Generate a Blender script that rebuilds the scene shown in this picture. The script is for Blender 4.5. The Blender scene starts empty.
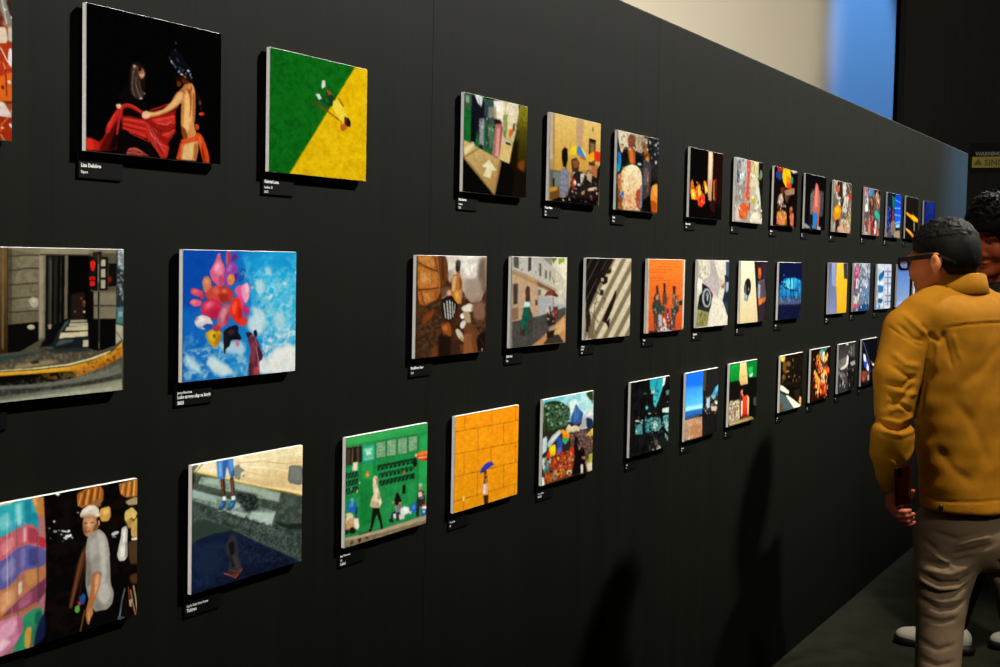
import bpy, bmesh, math, random
import numpy as np
from mathutils import Vector, Matrix
random.seed(7)
D = bpy.data
sc = bpy.context.scene
col = sc.collection
PI = math.pi

# ------------------------------------------------------------------ helpers
def lin(hexs):
    out = []
    for i in (0, 2, 4):
        c = int(hexs[i:i+2], 16) / 255
        out.append(c / 12.92 if c <= .04045 else ((c + .055) / 1.055) ** 2.4)
    return tuple(out)

def mat(name, hexs, rough=.6, spec=.4, metal=0., noise=0., nscale=30., bump=0., bscale=200., stretch=None, attr=None, coat=0.):
    m = D.materials.new(name); m.use_nodes = True
    nt = m.node_tree; N = nt.nodes; K = nt.links
    b = N['Principled BSDF']
    b.inputs['Roughness'].default_value = rough
    b.inputs['Specular IOR Level'].default_value = spec
    b.inputs['Metallic'].default_value = metal
    b.inputs['Coat Weight'].default_value = coat
    tc = N.new('ShaderNodeTexCoord'); mp = N.new('ShaderNodeMapping')
    K.new(tc.outputs['Object'], mp.inputs['Vector'])
    if stretch: mp.inputs['Scale'].default_value = stretch
    src = None
    if attr:
        a = N.new('ShaderNodeAttribute'); a.attribute_name = attr; src = a.outputs['Color']
    else:
        r = N.new('ShaderNodeRGB'); r.outputs[0].default_value = (*lin(hexs), 1); src = r.outputs[0]
    if noise:
        nz = N.new('ShaderNodeTexNoise'); nz.inputs['Scale'].default_value = nscale; nz.inputs['Detail'].default_value = 4
        K.new(mp.outputs[0], nz.inputs['Vector'])
        mr = N.new('ShaderNodeMapRange'); mr.inputs['From Min'].default_value = .25; mr.inputs['From Max'].default_value = .75
        mr.inputs['To Min'].default_value = 1 - noise; mr.inputs['To Max'].default_value = 1 + noise
        K.new(nz.outputs['Fac'], mr.inputs['Value'])
        mx = N.new('ShaderNodeVectorMath'); mx.operation = 'SCALE'
        K.new(src, mx.inputs[0]); K.new(mr.outputs[0], mx.inputs['Scale']); src = mx.outputs[0]
    K.new(src, b.inputs['Base Color'])
    if bump:
        nb = N.new('ShaderNodeTexNoise'); nb.inputs['Scale'].default_value = bscale; nb.inputs['Detail'].default_value = 3
        K.new(mp.outputs[0], nb.inputs['Vector'])
        bp = N.new('ShaderNodeBump'); bp.inputs['Strength'].default_value = bump; bp.inputs['Distance'].default_value = .004
        K.new(nb.outputs['Fac'], bp.inputs['Height']); K.new(bp.outputs[0], b.inputs['Normal'])
    return m

def link(name, me, m=None, parent=None):
    o = D.objects.new(name, me); col.objects.link(o)
    if m: me.materials.append(m)
    if parent: o.parent = parent
    return o

def bm_obj(name, bm, m=None, parent=None, smooth=False):
    me = D.meshes.new(name); bm.normal_update(); bm.to_mesh(me); bm.free()
    if smooth: me.polygons.foreach_set('use_smooth', [True] * len(me.polygons))
    return link(name, me, m, parent)

def box(bm, x0, x1, y0, y1, z0, z1, bev=0., seg=2):
    r = bmesh.ops.create_cube(bm, size=1.)
    vs = r['verts']
    for v in vs:
        v.co = Vector(((x0 + x1) / 2 + v.co.x * (x1 - x0), (y0 + y1) / 2 + v.co.y * (y1 - y0), (z0 + z1) / 2 + v.co.z * (z1 - z0)))
    if bev:
        es = list({e for v in vs for e in v.link_edges})
        bmesh.ops.bevel(bm, geom=es, offset=bev, segments=seg, profile=.5, affect='EDGES')

def empty(name, loc=(0, 0, 0)):
    o = D.objects.new(name, None); col.objects.link(o); o.location = loc; o.empty_display_size = .1
    return o

def tag(o, label, cat, group=None):
    o['label'] = label; o['category'] = cat
    if group: o['group'] = group
    return o

def structure(o):
    o['kind'] = 'structure'; return o

# ------------------------------------------------------------------ measures (metres)
FPX = 1360.
YAW, PITCH, ROLL = (1.076012, -0.055923, 0.020301)
DIST = 1.4629            # camera to the picture plane
PW, PH = .2935, .2100     # every print
T_BOARD, T_GAP = .0074, .0042
YF = -(T_BOARD + T_GAP)   # picture plane, the wall face is y = 0
EYE = 1.522
CAM = Vector((0, YF - DIST, EYE))
WALL_TOP = EYE + .692
WALL_END = 8.72

fw = Vector((math.sin(YAW) * math.cos(PITCH), math.cos(YAW) * math.cos(PITCH), math.sin(PITCH)))
rt = Vector((math.cos(YAW), -math.sin(YAW), 0)); up = rt.cross(fw)
rt, up = rt * math.cos(ROLL) + up * math.sin(ROLL), -rt * math.sin(ROLL) + up * math.cos(ROLL)
cd = D.cameras.new('camera'); cam = D.objects.new('camera', cd); col.objects.link(cam)
cd.sensor_width = 36; cd.lens = FPX / 1000 * 36; cd.clip_end = 200; cd.clip_start = .05
cam.matrix_world = Matrix(((rt.x, up.x, -fw.x, CAM.x), (rt.y, up.y, -fw.y, CAM.y), (rt.z, up.z, -fw.z, CAM.z), (0, 0, 0, 1)))
sc.camera = cam
def at(px, py, d):
    return CAM + (rt * ((px - 500) / FPX) - up * ((py - 333.5) / FPX) + fw) * d

# ------------------------------------------------------------------ materials
M = {}
def wall_paint():
    m = mat('matte black painted partition', '0c0d08', .63, .04, noise=.26, nscale=1., stretch=(14, 14, .55), bump=.25, bscale=3.)
    return m
M['wall'] = wall_paint()
M['seam'] = mat('partition joint filler', '0d0e09', .63, .04, noise=.2, nscale=20)
M['floor'] = mat('dark carpet floor', '232319', .9, .1, noise=.45, nscale=7., bump=.6, bscale=160.)
M['plaster'] = mat('pale plaster wall', 'cdc7bd', .8, .2, noise=.03, nscale=2., bump=.1, bscale=60)
M['black_wall'] = mat('black drape wall', '12120f', .9, .1, noise=.2, nscale=4., bump=.3, bscale=6, stretch=(1, 6, .3))
M['added_strip'] = mat('added black end strip', '040404', .95, 0., noise=.1)
M['board'] = mat('white foam board', 'dcdad4', .6, .3, noise=.04, nscale=40)
M['spacer'] = mat('black foam spacer', '0c0c0c', .8, .2, noise=.1)
M['card'] = mat('black caption card', '060606', .6, .04, noise=.1, nscale=60)
M['letter'] = mat('white caption ink', 'd0d0cc', .6, .1, noise=.05, nscale=200)
M['print'] = mat('matte photo print', 'ffffff', .6, 0., attr='Col')

# ------------------------------------------------------------------ photo prints: picture content as a colour field on a fine mesh
rng = np.random.default_rng(11)
def value_noise(h, w, cell):
    gy, gx = int(h / cell) + 3, int(w / cell) + 3
    g = rng.random((gy, gx))
    y = np.arange(h)[:, None] / cell; x = np.arange(w)[None, :] / cell
    yi = y.astype(int); xi = x.astype(int); fy = y - yi; fx = x - xi
    fy = fy * fy * (3 - 2 * fy); fx = fx * fx * (3 - 2 * fx)
    return (g[yi, xi] * (1 - fx) + g[yi, xi + 1] * fx) * (1 - fy) + (g[yi + 1, xi] * (1 - fx) + g[yi + 1, xi + 1] * fx) * fy

def blur(a, r):
    r = int(round(r))
    if r < 1: return a
    for _ in range(2):
        for ax in (0, 1):
            p = [(0, 0)] * a.ndim; p[ax] = (r + 1, r)
            c = np.cumsum(np.pad(a, p, mode='edge'), axis=ax)
            n = a.shape[ax]
            hi = np.take(c, np.arange(2 * r + 1, 2 * r + 1 + n), axis=ax); lo = np.take(c, np.arange(0, n), axis=ax)
            a = (hi - lo) / (2 * r + 1)
    return a

def poly_mask(h, w, s, pts):
    m = np.zeros((h, w), bool)
    p = np.array(pts, float).reshape(-1, 2) * s
    y0 = max(0, int(p[:, 1].min())); y1 = min(h, int(p[:, 1].max()) + 2)
    x0 = max(0, int(p[:, 0].min())); x1 = min(w, int(p[:, 0].max()) + 2)
    if y1 <= y0 or x1 <= x0: return m
    Y = (np.arange(y0, y1) + .5)[:, None]; X = (np.arange(x0, x1) + .5)[None, :]
    ins = np.zeros((y1 - y0, x1 - x0), bool)
    for i in range(len(p)):
        (ax, ay), (bx, by) = p[i], p[i - 1]
        if ay == by: continue
        c = (Y > min(ay, by)) & (Y <= max(ay, by))
        ins ^= c & (X < ax + (Y - ay) * (bx - ax) / (by - ay))
    m[y0:y1, x0:x1] = ins
    return m

def soften(p):
    """round the corners of an outline, keeping those on the picture's edge"""
    p = np.array(p, float).reshape(-1, 2)
    for _ in range(1):
        keep = (p[:, 0] < 14) | (p[:, 0] > 986) | (p[:, 1] < 14) | (p[:, 1] > 693)
        nx_, pv = np.roll(p, -1, 0), np.roll(p, 1, 0)
        q = []
        for i in range(len(p)):
            if keep[i]: q.append(p[i])
            else: q += [p[i] * .84 + pv[i] * .16, p[i] * .84 + nx_[i] * .16]
        p = np.array(q)
    return p.ravel()

def paint(desc, nx, ny, soft=False, busy=.0):
    w, h = nx * 2, ny * 2
    s = w / 1000.
    sy = h / 707.
    img = np.zeros((h, w, 3))
    def xy(p):
        p = np.array(p, float); p[1::2] *= sy / s; return p
    def rgb(c): return np.array([int(c[i:i+2], 16) / 255 for i in (0, 2, 4)])
    def over(mask, c, b=0):
        nonlocal img
        a = mask.astype(float)
        if b: a = blur(a, b * s * .7)
        a = a[:, :, None]
        img = img * (1 - a) + c * a
    for line in desc.split('|'):
        t = line.split(' ')
        if t[0] == 'F': img[:] = rgb(t[1])
        elif t[0] == 'P': q = [float(k) for k in t[3:]]; over(poly_mask(h, w, s, xy(soften(q) if soft else q)), rgb(t[1]), float(t[2]))
        elif t[0] == 'G':
            v = xy([float(k) for k in t[4:]])
            a, b = v[:2] * s, v[2:4] * s
            d = b - a; L2 = max(1e-6, d @ d)
            f = np.clip(((np.arange(w)[None, :] - a[0]) * d[0] + (np.arange(h)[:, None] - a[1]) * d[1]) / L2, 0, 1)[:, :, None]
            over(poly_mask(h, w, s, xy(soften([float(k) for k in t[8:]])) if soft else v[4:]), rgb(t[1]) * (1 - f) + rgb(t[2]) * f, float(t[3]))
        elif t[0] == 'E':
            cx, cy, ax, ay, bx, by = xy([float(k) for k in t[3:9]])
            pts = []
            for k in range(20):
                c, q = math.cos(k * PI / 10), math.sin(k * PI / 10)
                pts += [cx + ax * c + bx * q, cy + ay * c + by * q]
            over(poly_mask(h, w, s, pts), rgb(t[1]), float(t[2]))
        elif t[0] == 'L':
            wd = float(t[2]) / 2; p = xy([float(k) for k in t[4:]]).reshape(-1, 2)
            m = np.zeros((h, w), bool)
            for i in range(len(p) - 1):
                d = p[i + 1] - p[i]; n = np.array([-d[1], d[0]]) / (np.hypot(*d) + 1e-9) * wd; e = d / (np.hypot(*d) + 1e-9) * wd * .3
                m |= poly_mask(h, w, s, np.concatenate([p[i] - e + n, p[i + 1] + e + n, p[i + 1] + e - n, p[i] - e - n]))
            over(m, rgb(t[1]), float(t[3]))
        elif t[0] == 'S':       # scatter of small marks: crowds, leaves, pebbles
            cs = t[1].split(','); n, rx, ry, b = [float(k) for k in t[2:6]]
            q = xy([float(k) for k in t[6:]]); inside = poly_mask(h, w, s, q)
            q2 = q.reshape(-1, 2); lo, hi = q2.min(0), q2.max(0)
            for i in range(int(n)):
                c = lo + rng.random(2) * (hi - lo); f = .45 + .75 * rng.random(2); a0 = (rng.random() - .5) * .9
                ca, sa = math.cos(a0), math.sin(a0); ks = rng.random(9) * .5 + .75
                pts = []
                for k in range(9):
                    ex, ey = rx * f[0] * ks[k] * math.cos(k * PI / 4.5), ry * f[1] * ks[k] * math.sin(k * PI / 4.5)
                    pts += [c[0] + ex * ca - ey * sa, c[1] + ex * sa + ey * ca]
                over(poly_mask(h, w, s, pts) & inside, rgb(cs[int(rng.integers(len(cs)))]), b)
        elif t[0] == 'N':
            v = [float(k) for k in t[4:]]
            cell = max(2., float(t[3]) * s)
            n = .6 * value_noise(h, w, cell) + .4 * value_noise(h, w, max(2., cell / 2.3))
            a = np.clip((n - .42) / .22, 0, 1) * float(t[2])
            if v: a = a * blur(poly_mask(h, w, s, xy(v)).astype(float), max(1, cell * .25))
            a = a[:, :, None]
            img = img * (1 - a) + rgb(t[1]) * a
    img = blur(img, 1)
    if busy:      # fine texture of a photographed scene
        t_ = .5 * value_noise(h, w, max(3, w / 26)) + .5 * value_noise(h, w, max(2, w / 62))
        img = img * (1 + busy * np.clip((t_[:, :, None] - .5) * 3.2, -1, 1))
    img = img * (1 + .05 * (rng.random((h, w, 1)) - .5)) + .012 * (value_noise(h, w, 5)[:, :, None] - .5)
    img = img.reshape(ny, 2, nx, 2, 3).mean((1, 3))
    return np.clip(img, 0, 1)

ART = {
'A0': 'F b04a28|N 5a2418 0.7 66|N f0d8c0 0.5 55|P 8a867a 0 881 94 1018 70 1015 189 962 197 935 127|P 3a2a20 0 962 80 1018 70 1014 157 990 150|L d8d4cc 7 0 942 83 969 186|P f2dcc4 0 881 221 962 197 976 259 942 296 881 305|P d0ccc0 0 976 195 1015 211 1011 265 976 259|P c03818 0 881 284 1004 266 1004 428 881 443|L f0e0d0 8 0 935 297 976 356|L f0a080 6 0 949 360 976 431|P e86a20 0 881 443 1004 395 1004 525 881 539|L 8a2010 7 0 962 390 969 507|E f4f0ea 0 990 333 14 -2 0 43|P ece0da 0 881 549 949 531 997 591 990 613 880 592|P a83010 0 880 602 1004 601 1001 710 880 720|L e8c0a0 6 0 935 683 962 713|L ff9a50 5 0 935 640 990 591|S f4e4d4,e87030,b03014,5a1c10,f0b080,fff4ec,c84c20 90 10 17 1 428 171 1014 71 1004 709 426 757',
'A1': 'F 050404|P 1a110c 4 300 250 354 236 403 262 409 302 404 374 404 410 363 430 312 415 290 377|P 3c2c24 4 306 270 339 250 362 308 377 367 399 395 377 423 333 418 304 396|L 8c7464 4 0 321 283 313 344 316 384 333 408|L b09484 4 0 340 311 340 351 354 385 377 413|L 6c564a 4 0 362 328 374 368 389 402|L c8b4a4 2 0 332 271 321 298|E d8c8b8 0 377 416 12 -1 0 4|E e0d0c0 0 401 389 4 -1 0 4|E c0a890 2 329 262 12 -2 0 8|P a85c3c 2 344 262 373 254 397 269 403 291 391 315 374 321 359 300|P e0a488 2 376 282 403 281 397 306 382 312 365 304|P 1c0c08 2 356 254 385 256 376 280 356 286|L 2a120c 4 0 368 291 394 286|P 0b0808 0 205 437 268 360 319 414 377 428 422 444 407 476 247 462|P 9c1a14 0 -10 640 41 643 90 658 125 624 133 583 188 507 219 467 279 451 322 453 378 474 415 481 527 443 589 418 648 422 670 471 662 524 637 563 575 627 591 646 573 700 530 705 484 660 438 622 320 597 255 577 220 656 204 689 95 701 1 705|P e8301c 0 -8 642 43 650 84 667 60 698 9 704|P c02018 2 43 646 79 659 95 676 73 703 54 702|P 5c0c0c 5 95 681 133 628 189 568 220 535 206 617 178 691 95 701|P d42c20 2 128 604 164 551 194 506 228 480 219 515 178 569 150 612|P f04030 2 133 583 188 511 200 509 150 582|P 1a0808 4 164 660 206 567 228 525 248 563 220 656 192 690 150 693|P c02420 1 219 467 279 451 325 454 381 477 378 491 322 473 273 466 242 483 223 565 209 616 200 612 219 515|L f05444 4 0 250 462 285 452 334 465 378 483|L e04838 4 0 239 475 228 535 212 606|P 120808 2 250 482 290 470 349 484 387 499 384 519 291 513 248 518|P c8281e 1 251 522 378 525 414 529 423 577 408 620 320 599 254 578|L f05040 6 0 254 530 378 532 414 535|L 6c1010 5 0 254 542 408 552|L ec4434 6 0 251 554 411 566|L 6c1010 5 0 254 566 411 580|L e84030 6 0 254 576 335 591 416 603|L 500c0c 5 0 277 590 423 616|L d83828 5 0 291 595 438 629|P 0a0606 0 204 689 234 584 257 584 323 607 423 631 487 696 499 708 278 705 235 700|P a03026 0 272 698 292 672 350 663 394 682 442 701 278 707|L e8a880 4 0 286 681 324 671 365 676 391 687|L e09070 4 0 281 697 324 690 380 698|L 3c1010 4 0 292 688 379 688|L d8a088 2 0 306 683 350 684|P c42a20 1 414 525 445 544 486 592 544 629 588 644 567 701 527 706 487 665 438 622 417 578|L f06050 5 0 426 546 468 604 529 672|L e85848 5 0 456 564 514 632 566 680|L 7c141c 5 0 441 555 491 618 542 692|L a080a8 5 1 453 595 480 603 486 618 505 628 523 637|L b888a0 4 0 445 580 456 595|L 8c2a40 6 0 486 618 522 673|L e04434 10 0 529 651 560 664|L f06050 5 0 521 631 578 649|P d03024 2 445 514 528 495 633 472 636 521 574 524 498 535|L f05848 6 0 482 516 558 498 623 481|L f06858 8 0 498 529 566 531 605 509|P c83024 1 529 578 590 557 633 544 621 570 583 597 544 593|L f05040 6 0 536 588 590 571 624 553|L 60100e 5 0 453 544 528 568 590 562 633 537|L d8a0a0 2 0 462 553 486 565 498 581|P 5a0e10 4 422 475 527 441 598 415 642 423 633 453 558 473 437 506|L d83a2a 5 0 444 468 527 441 589 420|P 0a0505 0 632 443 683 427 677 523 669 619 638 697 591 667 637 579|G c8783c e8a860 0 619 350 810 328 682 332 713 298 758 293 781 315 791 362 789 459 780 513 800 554 817 591 814 650 798 700 673 703 682 618 700 595 677 523 680 470 686 416 679 406 620 446 558 473 497 493 437 506 396 512 387 491 410 476 467 478 543 454 604 406 638 360|P f4c078 9 706 340 758 321 778 353 779 417 760 483 735 549 707 573 687 522 696 447 701 393|P f0bc7c 4 422 479 485 474 546 454 612 405 650 362 682 348 690 384 651 418 589 452 512 482 445 497|P a85424 5 713 328 753 324 762 365 756 441 744 495 747 442 746 367|P 8c4018 5 677 523 716 540 732 582 700 595 684 575|P b8682c 5 765 333 788 352 786 459 773 514 766 440|P d08844 5 679 406 701 393 700 521 677 523|P c08040 4 682 332 705 308 737 302 729 333 690 344|L 5c2810 4 0 666 336 706 350 714 356|L 6c2c14 4 0 745 295 758 323 755 345|P f0c098 1 390 483 416 473 445 479 443 505 405 517 381 507|P f0c8a8 1 199 466 228 457 239 467 228 483 208 483|P d84418 0 672 597 748 586 800 563 820 590 781 597 733 609 688 619|L f87840 5 0 685 603 757 595 805 573|P e04818 0 790 557 813 548 846 561 876 602 904 665 908 703 856 703 834 649 813 596|P f87038 3 810 564 836 573 857 620 847 648 827 606|P a82c0c 3 840 589 860 636 881 699 858 703 840 648|P d04418 0 672 613 701 614 685 660 667 704 641 701 660 651|P f08050 1 685 618 697 619 682 660 670 693|P f0c080 5 701 622 781 601 807 603 811 650 795 695 686 700|P b06830 7 781 610 810 603 814 650 798 694 776 696|E c83c1c 0 806 522 16 -2 0 15|E e85028 0 799 511 10 -1 0 6|P 1c0c06 4 634 264 681 271 758 270 777 291 729 290 689 306 663 324 640 307|P 5c2410 3 675 280 716 279 745 295 713 307 685 302|P 70300f 4 647 294 681 302 666 327 641 318|P 0c0d12 5 586 166 632 128 680 163 752 228 764 280 697 267 634 253|E 8c98a8 0 635 102 6 -1 0 3|E 404858 0 629 139 4 0 -3 6|E a8b4c0 0 602 203 6 -2 5 9|E 5878a0 0 633 226 6 -1 0 6|E 8094b0 0 659 246 7 2 -6 8|E b8c4d0 0 681 258 13 2 -2 5|E c8d0d8 0 732 233 11 -1 0 6|E 8898b0 0 748 252 5 -1 0 10|E 30405c 0 649 188 4 -2 10 10|E 6878a0 0 713 250 6 -1 0 4|E 607090 0 618 214 4 -2 5 8|E 506078 0 665 228 4 1 -3 6|E 9ca8b8 0 758 265 3 0 0 6|E 40506c 0 689 236 5 2 -8 7|E 707c90 0 586 186 3 0 0 6|E 8c5030 0 705 268 13 -2 0 6|E a83020 0 758 323 6 -1 0 9|P 140a0a 4 794 319 830 358 853 431 831 438 811 392|L 2c1c1c 5 0 811 360 838 432|E 7c4050 3 827 390 8 -2 3 10|E d83428 0 841 447 23 -5 3 9|E f05848 0 828 448 10 -1 0 5',
'A2': 'F 0c6a16|N 085010 0.5 50|N 1c7a24 0.35 24|P f0c408 0 866 -4 1063 -34 1083 712 198 706|N dca800 0.5 64 866 -4 1063 -34 1083 712 198 706|N ffd820 0.4 30 866 -4 1063 -34 1083 712 198 706|L 6a3418 18 0 426 269 497 289 577 304|L 8a5020 12 0 489 285 591 313 715 356|L c8a040 8 0 578 315 701 357|P 143c20 0 548 187 594 194 649 225 622 271 550 271 590 252 557 220|P 1c4030 0 496 226 576 253 609 280 536 265 488 247|P a84a20 0 548 175 593 182 610 198 575 211|L a05018 14 0 684 215 737 259|P fae040 0 630 236 684 226 738 275 798 324 751 360 695 339 617 280|P 5a2c10 0 750 321 798 324 821 354 799 382 751 371|P c06020 0 707 372 757 364 785 389 736 414 710 403|P 281408 0 773 334 818 343 819 378 779 378|L d8a818 10 0 673 328 729 373|P e8ece8 0 512 130 538 123 545 160 508 179 502 154|P dce0dc 0 443 217 482 210 509 237 478 248|L 1c5c28 6 0 575 199 550 279',
'A3': 'F 0d0a08|P 186c2e 0 -4 10 310 3 514 140 510 395 403 418 3 346|N 0c4c20 0.55 32 -4 10 493 -2 510 402 3 343|P 34583c 4 7 6 122 -1 102 96 11 120|P 88a090 6 19 22 76 21 72 72 27 71|P d4c8a0 0 493 5 827 -2 863 77 790 262 699 396 511 424 447 364 456 218|N f8f4e0 0.7 29 478 7 843 -3 855 122 570 193|P e4c882 0 563 325 733 304 777 263 708 462 511 434|N b89c60 0.4 19 501 185 817 141 733 445 511 431|P 748850 2 591 104 673 96 658 200 642 275 604 263|L b4c840 11 2 630 0 627 217|P 98a45c 4 599 140 649 135 640 216 602 217|P 3a4c46 2 323 16 475 7 499 142 491 259 402 389 320 374 318 188|P 74847c 6 349 71 452 60 455 132 364 148|P 4c7450 4 349 207 458 189 456 291 428 368 356 371|P 284038 4 331 215 367 212 386 369 331 370|S 8c9c90,304038,6c8c70,202c28 20 12 25 2 325 59 470 44 465 362 337 358|P 12141c 2 110 9 263 23 349 71 334 144 295 204 290 379 236 380 201 241 171 360 107 362 105 180|P e0e4ea 2 145 -4 275 5 265 51 248 84 194 53|L 20242c 6 0 210 15 242 82|P 40444c 4 300 33 349 56 334 129 298 147|P 8c9098 4 228 168 305 161 296 378 230 367|S d8dce0,70747c,a8acb4,404450 34 10 16 2 222 162 310 153 290 379 224 367|P 0e1014 2 105 166 163 160 153 361 107 360|P c8b498 2 112 345 158 341 153 367 101 368|P 1c2028 0 235 352 295 356 284 394 230 384|P b46c68 2 482 173 574 152 589 199 573 281 548 426 431 426 452 334 466 246|P dc9c94 6 502 217 557 203 536 424 480 419|P 8c4844 4 558 209 588 192 563 340 542 423|L 8c5450 4 0 497 244 467 417|P f0ecd8 2 438 15 586 5 602 73 593 153 499 149 467 116|P b89c78 4 440 61 483 54 493 142 456 153|P 2c1810 4 450 147 549 144 575 172 464 186|P ffffff 8 482 28 550 21 546 79 490 85|P d88428 2 690 204 767 190 756 235 712 269 686 249|P e45018 4 709 198 749 218 718 257|P e8d8b0 6 654 112 750 103 741 192 678 207|P 141414 2 631 302 714 306 734 322 657 318|P 584830 4 759 161 791 143 781 204 749 221|P 141009 4 863 -1 1009 -6 1002 700 713 713 718 461 792 307 830 140|G 7c7414 141008 0 926 10 933 522 863 5 1009 -1 999 502 833 490 799 321 836 139|N a49c20 0.5 24 850 11 1009 -1 990 155 834 162|N 3c3408 0.5 39 784 144 1002 123 989 427 764 413|P 7c4010 20 831 446 968 406 959 508 852 485|P 181006 18 792 307 855 257 834 528 706 565|P 947448 0 -3 337 568 439 581 463 498 702 467 708 2 468|G d8bc7c b48c4c 0 147 345 461 696 3 337 549 443 532 488 476 699 118 502 13 461|N a07c44 0.35 12 3 337 549 443 476 699 13 461|P e8d8a8 6 11 401 141 348 176 357 24 450|L 5c4420 10 2 7 465 230 381|L b89858 6 0 60 341 177 364|P f0e4b8 2 389 452 509 526 435 527 410 590 304 575 355 515 277 508|P 0a0806 0 -3 480 468 714 450 748 -11 727|P 0b0907 0 588 463 718 464 802 530 752 726 486 713',
'A4': 'F dcb45c|G e8c878 d0a040 0 391 -22 415 423 -17 5 994 -1 1010 462 23 478|P b0946c 0 -51 -6 76 2 93 590 9 653|P c8b094 0 -17 12 49 9 62 374 -5 379|L 6c4c28 7 0 76 2 93 459|P c4a078 0 492 5 637 2 631 287 497 283|L b48c50 4 0 217 106 398 111 389 261|L b48c50 4 0 217 106 212 275|L ecd088 9 0 307 46 308 60|P 6c5030 0 825 42 847 43 842 84 819 83|P 4c3420 0 756 156 892 153 891 392 762 385|P 8a6c44 0 784 184 871 185 871 316 788 314|P 1c1410 0 756 146 899 150 896 169 757 168|P c89860 0 739 371 890 376 873 424 743 432|P 5c6058 0 19 457 382 455 427 632 16 653|P 747c78 0 73 468 243 464 248 567 79 591|P 6c4820 0 20 609 181 586 220 679 18 703|P c89030 0 20 602 164 584 165 616 28 637|P 2c1c10 0 70 533 109 516 106 590 73 591|P 141010 0 234 288 284 257 337 272 348 353 317 422 258 419 230 347|P 76788c 0 235 435 338 421 384 485 357 650 220 672 188 585 210 496|N a4a8bc 0.5 18 224 436 363 427 357 650 218 642|L 504c58 7 0 210 613 349 624|L 504c58 7 0 207 569 353 579|P f0d020 0 346 316 423 246 529 220 523 303|P 4a80c0 0 519 224 584 238 718 334 625 311 516 304|P e0d8c8 0 602 232 678 269 729 334 641 272|P c85828 0 588 309 718 330 682 337 590 328|P f0b020 0 716 296 882 245 905 321 775 346|P e83018 0 863 245 1004 244 1002 330 879 328|L e8d0a0 7 0 718 334 1003 350|P 3c2c20 0 411 349 517 326 574 367 560 444 435 452|P 8a5030 0 430 362 536 340 575 397 469 420|P c09060 0 376 470 470 442 509 507 424 587 374 635|P 181414 0 470 450 640 439 783 491 1003 353 985 698 187 703 357 650|N 3c2c28 0.6 23 417 453 967 387 964 668 394 679|P d0d4d0 0 597 457 688 443 665 498 609 547|P 9c3424 0 437 497 509 507 496 598 442 586|P c0a888 0 743 432 836 434 822 520 728 494|P b86c3c 0 814 381 946 357 933 467 838 457|P e8d0b0 0 769 569 957 543 940 575 752 593|E e8e0d0 0 493 538 29 -2 1 21|E d8d0d0 0 566 549 29 -2 1 12|P 0c0a0a 0 19 711 185 674 982 643 975 714 3 726|P c08050 0 623 607 696 588 687 627 625 630|P b04030 0 792 645 860 641 850 673|S 1c1814,5c3c28,b08058,d8c8b0,8c3c24,404048,c89048,e8e0d8,302820 75 14 23 2 375 456 975 402 985 690 255 700 374 560|S c8b8c8,585868,9094a8 18 11 11 2 228 443 345 428 350 651 212 650',
'A5': 'F 1c1a18|N 4c4840 0.5 35|P dcc8a4 0 6 -9 281 -4 271 139 174 131 103 211 19 85|N f4ecd8 0.7 23 -5 -8 682 -2 688 90 411 173 97 123|P c8b490 0 360 4 724 10 689 106 571 169 450 155|N 2c2824 0.6 19 361 11 986 19 986 145 572 176|P 1a1a1a 0 702 -3 1006 7 992 224 739 226|E a0a8ac 0 970 40 21 -2 1 16|E e0e0e0 0 940 219 24 2 -19 22|N 303840 0.5 30 703 4 998 11 991 208 738 210|P 2478c8 0 18 181 103 211 102 315 17 350|P 20a8b0 0 11 306 90 301 68 369 8 373|P 101010 0 94 197 235 171 253 275 111 329|P a8b0b8 0 74 51 130 46 133 90 88 94|P 7a4630 0 228 67 283 15 381 17 424 66 388 129 282 130|P c05824 0 232 127 408 128 426 278 300 284|P d87830 0 261 154 350 140 378 266 299 272|L 8a3818 10 0 271 139 299 272|P 0e1216 0 432 187 593 190 626 264 540 301 437 262|E c8d0d4 0 529 268 48 -3 1 12|P a05828 0 587 98 688 90 779 207 677 230|E e08030 0 717 209 50 -4 1 18|P 8a5838 0 564 70 706 43 709 89 607 104|P 3c3c40 0 616 234 822 220 805 564 621 603 603 343|P 5c5c60 0 641 294 743 287 734 443 640 463|L d04038 18 0 754 325 739 520|L e8e0e0 10 0 741 365 736 412|P f0dca0 0 186 317 339 281 479 290 583 344 614 496 567 698 134 700 82 479 105 367|G f8f0c8 e8b878 0 341 314 367 690 187 321 339 284 479 293 575 347 594 497 546 695 153 692 120 477 121 373|N f8e0b0 0.5 24 129 313 561 315 566 690 153 692|N e07038 0.5 19 164 564 555 529 546 695 173 698|P b04828 0 454 519 572 483 599 573 566 690 485 686|P 8a7c90 0 551 468 611 450 613 665 565 667|P 703818 0 50 570 143 535 173 698 66 695|N f0a030 0.6 16 32 393 171 370 192 697 39 696|P 4860b0 0 105 537 181 533 174 608 109 604|P c07048 0 20 394 106 374 124 536 47 526|P 14100e 0 794 408 982 382 966 461 820 485|P f09030 0 839 453 985 416 996 697 847 695 813 563|P f8a848 0 860 451 985 421 995 555 886 528|P b85010 0 826 578 977 603 983 694 847 695|P 0c0a0a 0 621 603 811 532 847 695 628 695|S f0e8d8,b8a080,403830,2c2824,d0c0a0,8c7458 60 19 21 2 6 -9 702 -3 733 133 451 170 62 155|S 101214,c8ccd0,3c4450,1c2024,707478 36 15 25 3 642 17 985 13 985 240 624 234|S f8f4d8,f0d498,e8a860,f8e8b8,d8905c 60 17 38 5 149 334 540 308 534 684 156 684|S e88040,6070b8,f8d890,b04828,d0a8b0,f4ecd0 46 14 26 2 55 525 601 481 587 689 66 695|S e0a070,503020,c07040,f0c890 20 14 28 2 23 379 151 364 148 550 34 556',
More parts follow.
